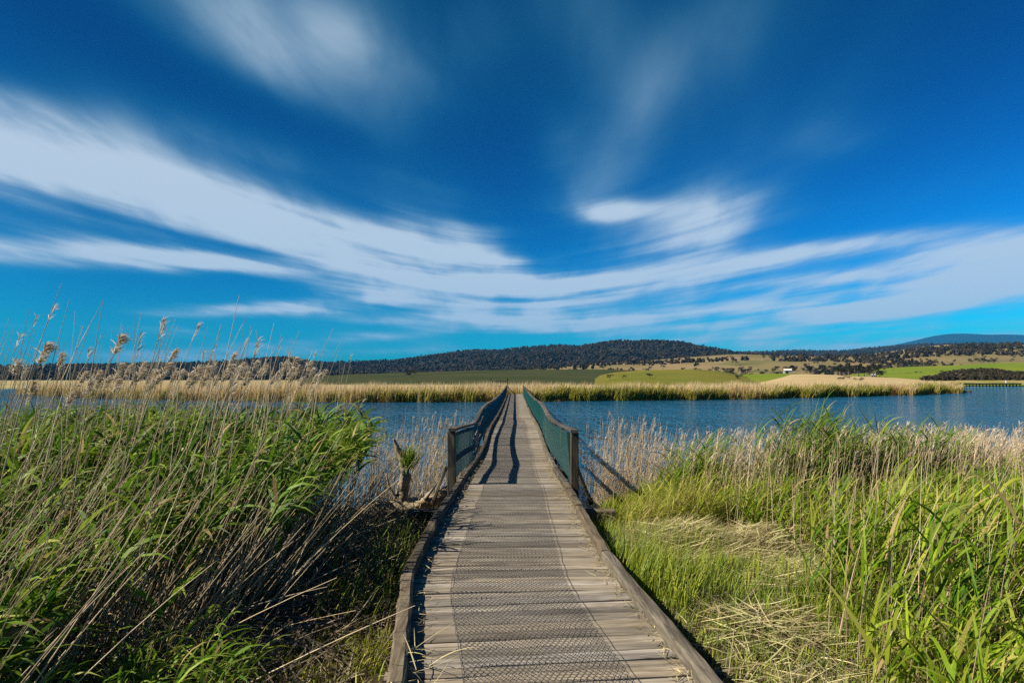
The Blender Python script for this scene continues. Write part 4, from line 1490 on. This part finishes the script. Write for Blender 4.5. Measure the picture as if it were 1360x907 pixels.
clump(-1.55, 11.5, 0.16, 0.25, 130, 1.1)
clump(-1.42, 13.4, 0.14, 0.4, 130, 1.5)
clump(1.5, 11.4, 0.14, 0.25, 130, 1.0)
clump(1.75, 10.9, 0.2, 0.2, 120, 0.8)
clump(-1.75, 12.6, 0.40, 0.5, 600, 1.65)
clump(-2.5, 11.9, 0.45, 0.4, 420, 1.45)
clump(-3.1, 11.6, 0.5, 0.4, 380, 1.55)
clump(1.95, 12.2, 0.34, 0.45, 680, 1.65)
clump(2.55, 12.0, 0.3, 0.45, 460, 1.5)
clump(1.5, 12.8, 0.18, 0.4, 150, 1.35)
clump(-2.2, 10.8, 0.5, 0.3, 160, 0.7, 0.3)
tag(gd.build('shore_reeds', M['dry'], smooth=True), 'thin dry reed clumps at the water edge on both sides of the bridge', 'reeds', kind='stuff')
tag(gpl.build('shore_reed_plumes', M['plume'], smooth=False), 'pale plumes of the dry clumps at the water edge', 'reeds', kind='stuff')

# --- right bank: leafy reeds
gl, gs, gd, gpl = Geo(), Geo(), Geo(), Geo()
X, Y = pts_in(16000, 1.5, 15.5, 0.8, 11.8, lambda x, y: 0.62 * (x > edge_right(y) + 0.5 * (fbm(x * 1.2, y * 1.2, 2) - 0.5)) * (0.4 + 0.6 * sstep(fbm(x * 0.9 + 15, y * 0.9, 2), 0.3, 0.6)) * np.interp(y, [0, 8, 10, 11.8], [1, 0.75, 0.3, 0.1]) * (x < 1.05 * y + 2.0))
top = np.interp(Y, [0, 3, 4, 6, 8, 10, 12], [0.5, 0.74, 0.70, 0.52, 0.42, 0.34, 0.2]) + 0.42 * (fbm(X * 0.6 + 3, Y * 0.6, 3) - 0.5)
top = top - 0.30 * (1 - sstep(X - edge_right(Y), 0.0, 1.1))
H = np.maximum((top - ground_z(X, Y)) * rng.uniform(0.7, 1.06, len(X)), 0.25)
reed_plants(gl, gs, X, Y, H, 0.22, 9, lean=(0.10, 0.08), leaf_l=(0.25, 0.5), leaf_w=(0.010, 0.024), spread=0.7, hue=(0.42, 0.27), bend=0.35, droop=0.95)
print('right reeds', len(X))
# taller green tufts bent by the wind
for (tx, ty, tn, th) in ((3.85, 8.9, 70, 1.76), (4.2, 9.1, 40, 1.66), (5.05, 9.0, 60, 1.58), (5.45, 9.2, 30, 1.45), (2.55, 9.6, 50, 1.38), (6.0, 9.0, 30, 1.45)):
    X, Y = tx + rng.normal(0, 0.22, tn), ty + rng.normal(0, 0.2, tn)
    reed_plants(gl, gs, X, Y, th * rng.uniform(0.75, 1.1, tn), 0.4, 10, lean=(0.2, 0.08), leaf_l=(0.3, 0.55), leaf_w=(0.010, 0.022), spread=0.35, hue=(0.3, 0.2), bend=0.7, droop=0.9)
# softer yellow green growth behind the straw
X, Y = pts_in(2600, 1.35, 3.6, 7.9, 10.6, lambda x, y: 0.75 * (x > 1.25 + 0.25 * np.abs(y - 9)) * (0.5 + 0.5 * sstep(fbm(x * 2, y * 2, 2), 0.35, 0.6)))
reed_plants(gl, gs, X, Y, (0.38 + 0.4 * sstep(X, 1.4, 2.8)) * rng.uniform(0.6, 1.15, len(X)) * (0.7 + 0.6 * fbm(X * 1.5, Y * 1.5, 2)), 0.1, 7, leaf_l=(0.18, 0.38), leaf_w=(0.006, 0.014), spread=0.8, hue=(0.75, 0.2), bend=0.35, droop=0.9)
# broad close leaves
X, Y = pts_in(26, 2.2, 4.4, 3.6, 5.4, lambda x, y: 1.0 * (x > edge_right(y) + 0.15))
reed_plants(gl, gs, X, Y, rng.uniform(0.85, 1.15, len(X)), 0.5, 6, leaf_l=(0.35, 0.55), leaf_w=(0.02, 0.03), spread=0.5, hue=(0.6, 0.2), droop=1.2)
tag(gl.build('reed_leaves', M['reed_leaf_right'], smooth=True), 'windswept yellow green reed leaves of the sunlit bed beyond the flattened straw', 'reeds', kind='stuff')
tag(gs.build('reed_stems', M['dry'], smooth=True), 'thin stems under the leaves of the sunlit windswept bed', 'reeds', kind='stuff')
X, Y = pts_in(5200, 1.6, 14, 2.3, 11.6, lambda x, y: 0.6 * (x > edge_right(y) - 0.1) * (0.3 + 0.7 * sstep(fbm(x * 0.8, y * 0.8 + 7, 2), 0.4, 0.6)) * (x < 1.05 * y + 1.2) * np.where(y < 5.5, 0.55, 1.0))
dry_stalks(gd, X, Y, rng.uniform(0.75, 1.45, len(X)) * np.where(Y < 5, 0.95, 1), np.abs(rng.normal(0.1, 0.1, len(X))), bend=(0.12, 0.12), aim=0.7, r=0.0048, hue=(0.65, 0.22))
X, Y = pts_in(40, 2.2, 4.6, 3.0, 6.0, lambda x, y: 1.0 * (x > edge_right(y)))
dry_stalks(gd, X, Y, rng.uniform(1.0, 1.5, len(X)), rng.uniform(0.2, 0.6, len(X)), r=0.006, hue=(0.8, 0.15))
# tan plumed fringe along the water
X, Y = pts_in(7600, 2.3, 14, 7.6, 11.9, lambda x, y: (x > edge_right(y) + 0.1) * (0.45 + 0.55 * sstep(x, 3.5, 7)) * (x < 1.0 * y + 0.8) * sstep(y, 7.4, 9.0))
L = rng.uniform(1.05, 1.55, len(X))
C = dry_stalks(gd, X, Y, L, np.abs(rng.normal(0.13, 0.08, len(X))), bend=(0.2, 0.12), aim=0.5, hue=(0.6, 0.2))
for q in range(3):
    ii = rng.integers(2, 6, len(X))
    add_blades(gd, C[np.arange(len(X)), ii], rng.normal(0.0, 0.7, len(X)), rng.uniform(0.1, 0.6, len(X)), rng.uniform(0.2, 1.2, len(X)), rng.uniform(0.15, 0.32, len(X)), rng.uniform(0.005, 0.012, len(X)), 3, hue=np.clip(rng.normal(0.6, 0.2, len(X)), 0, 1))
sel = rng.random(len(X)) < 0.4
tip, d = C[sel, -1], C[sel, -1] - C[sel, -2]
d /= np.linalg.norm(d, axis=1, keepdims=True)
plume(gpl, tip, d, 12, rng.uniform(0.14, 0.24, sel.sum()))
tag(gd.build('dry_reed_stalks', M['dry'], smooth=True), 'upright dry tan stalks among the sunlit windswept reeds', 'reeds', kind='stuff')
tag(gpl.build('small_reed_plumes', M['plume'], smooth=False), 'pale plumes fringing the sunlit windswept reeds by the water', 'reeds', kind='stuff')

# --- right bank: grass and flattened straw
gg, gst = Geo(), Geo()
kerb_r = lambda y: np.interp(y, [0, 3, 5.4, 12], [1.9, 1.13, 0.93, 0.93])
X, Y = pts_in(60000, 0.9, 5.2, 1.2, 10.6, lambda x, y: 0.95 * (x > kerb_r(y)) * (x < edge_right(y) + 0.9) * (0.25 + 0.75 * sstep(fbm(x * 1.8, y * 1.8, 3), 0.3, 0.6)))
P = np.stack([X, Y, ground_z(X, Y) - 0.01], 1)
tallg = 0.5 + 1.0 * sstep(fbm(X * 1.1 + 8, Y * 1.1, 2), 0.35, 0.7)
yel = np.clip(rng.normal(0.42, 0.26, len(X)) + 0.35 * sstep(Y, 6.8, 9.0) + 0.7 * (fbm(X * 2.6 + 3, Y * 2.6, 2) - 0.5), 0, 1)
add_blades(gg, P, rng.normal(0.1, 1.0, len(X)), np.abs(rng.normal(0.12, 0.18, len(X))), rng.uniform(0.1, 1.0, len(X)), rng.uniform(0.07, 0.32, len(X)) * tallg, rng.uniform(0.003, 0.010, len(X)) * (1 + 0.8 * (rng.random(len(X)) < 0.12)), 3, hue=yel)
tag(gg.build('bank_grass', M['grass'], smooth=True), 'bright green grass on the sunlit bank beside the boardwalk', 'grass', kind='stuff')


def straw(cx, cy, rx, ry, n, h, ang, spread=0.5):
    X, Y = cx + rng.normal(0, rx, n), cy + rng.normal(0, ry, n)
    k = X > kerb_r(Y) + 0.05
    X, Y = X[k], Y[k]
    n = len(X)
    q = np.exp(-0.5 * (((X - cx) / rx) ** 2 + ((Y - cy) / ry) ** 2))
    Z = ground_z(X, Y) + h * q * rng.uniform(0.5, 1.05, n)
    add_blades(gst, np.stack([X, Y, Z], 1), rng.normal(ang, spread, n) + np.where(rng.random(n) < 0.35, math.pi, 0), rng.uniform(1.15, 1.6, n), rng.normal(0.15, 0.25, n), rng.uniform(0.14, 0.45, n), rng.uniform(0.004, 0.011, n), 4, roll=rng.uniform(-0.9, 0.9, n), bright=rng.random(n) ** 1.5)


# brown thatch under the straw and between the grass
X, Y = pts_in(14000, 0.95, 4.2, 2.2, 10.4, lambda x, y: 0.9 * (x > kerb_r(y)) * (x < edge_right(y) + 0.7) * sstep(fbm(x * 1.6 + 6, y * 1.6, 2), 0.35, 0.6))
gth = Geo()
P = np.stack([X, Y, ground_z(X, Y) + rng.uniform(0.0, 0.07, len(X))], 1)
add_blades(gth, P, rng.uniform(0, 6.28, len(X)), rng.uniform(1.0, 1.6, len(X)), rng.normal(0.1, 0.3, len(X)), rng.uniform(0.06, 0.28, len(X)), rng.uniform(0.003, 0.010, len(X)), 3, roll=rng.uniform(-1, 1, len(X)))
tag(gth.build('brown_thatch', M['litter'], smooth=False), 'brown dead thatch among the sunlit bank grass', 'litter', kind='stuff')

straw(2.0, 7.4, 0.55, 0.5, 3800, 0.30, 0.3)
straw(1.6, 6.9, 0.35, 0.4, 1200, 0.22, 0.2)
straw(2.6, 5.6, 0.35, 0.3, 800, 0.22, -0.1, 0.8)
straw(2.9, 7.2, 0.4, 0.5, 1100, 0.28, 0.2)
straw(1.9, 4.6, 0.35, 0.4, 600, 0.12, -0.5, 0.7)
straw(1.7, 3.6, 0.4, 0.3, 350, 0.10, 0.0, 1.2)
tag(gst.build('flattened_straw', M['straw'], smooth=True), 'flattened pale straw lying on the sunlit bank grass', 'straw', kind='stuff')

# --- straw bits along the kerbs on the deck
gb = Geo()
n = 1500
Y = rng.uniform(2.2, 14, n)
side = rng.random(n) < 0.38
XL = np.interp(Y, [p[0] for p in EDGE_L], [p[1] for p in EDGE_L]) + np.abs(rng.normal(0.03, 0.05, n))
XR = np.interp(Y, [p[0] for p in EDGE_R], [p[1] for p in EDGE_R]) - np.abs(rng.normal(0.02, 0.05, n))
X = np.where(side, XL, XR)
P = np.stack([X, Y, deck_z(Y) + 0.012 + rng.uniform(0, 0.03, n)], 1)
add_blades(gb, P, rng.uniform(0, 6.28, n), rng.uniform(1.35, 1.58, n), rng.normal(0.0, 0.12, n), rng.uniform(0.02, 0.14, n), rng.uniform(0.003, 0.008, n), 3, roll=rng.uniform(-0.6, 0.6, n), hue=rng.uniform(0, 0.6, n), bright=rng.random(n) ** 2 * 0.8)
n = 60
Y = rng.uniform(2.4, 3.6, n)
X = np.interp(Y, [p[0] for p in EDGE_L], [p[1] for p in EDGE_L]) + rng.uniform(-0.16, 0.22, n)
P = np.stack([X, Y, deck_z(Y) + 0.02 + rng.uniform(0, 0.08, n)], 1)
add_blades(gb, P, rng.normal(-0.3, 0.9, n), rng.uniform(0.9, 1.5, n), rng.normal(0.2, 0.3, n), rng.uniform(0.12, 0.35, n), rng.uniform(0.005, 0.011, n), 4)
tag(gb.build('deck_straw', M['straw'], smooth=True), 'scattered straw bits caught along the boardwalk kerbs', 'straw', kind='stuff')

# ------------------------------------------------------------------ air
HAZE = 4.6e-5
if HAZE:
    m, w = new_mat('haze')
    pv = w.n('ShaderNodeVolumePrincipled')
    pv.inputs['Color'].default_value = (0.03, 0.38, 0.85, 1)
    pv.inputs['Density'].default_value = HAZE
    pv.inputs['Anisotropy'].default_value = 0.0
    o = w.n('ShaderNodeOutputMaterial')
    w.link(pv.outputs[0], o.inputs['Volume'])
    g = Geo()
    g.add(box_verts(40000, 40000, 1206) + [0, 0, 1200 - 603], BOX_F)
    hz = g.build('haze', m, None, False)
    hz['kind'] = 'stuff'
    tag(hz, 'thin blue haze of distance over the whole valley', 'haze')
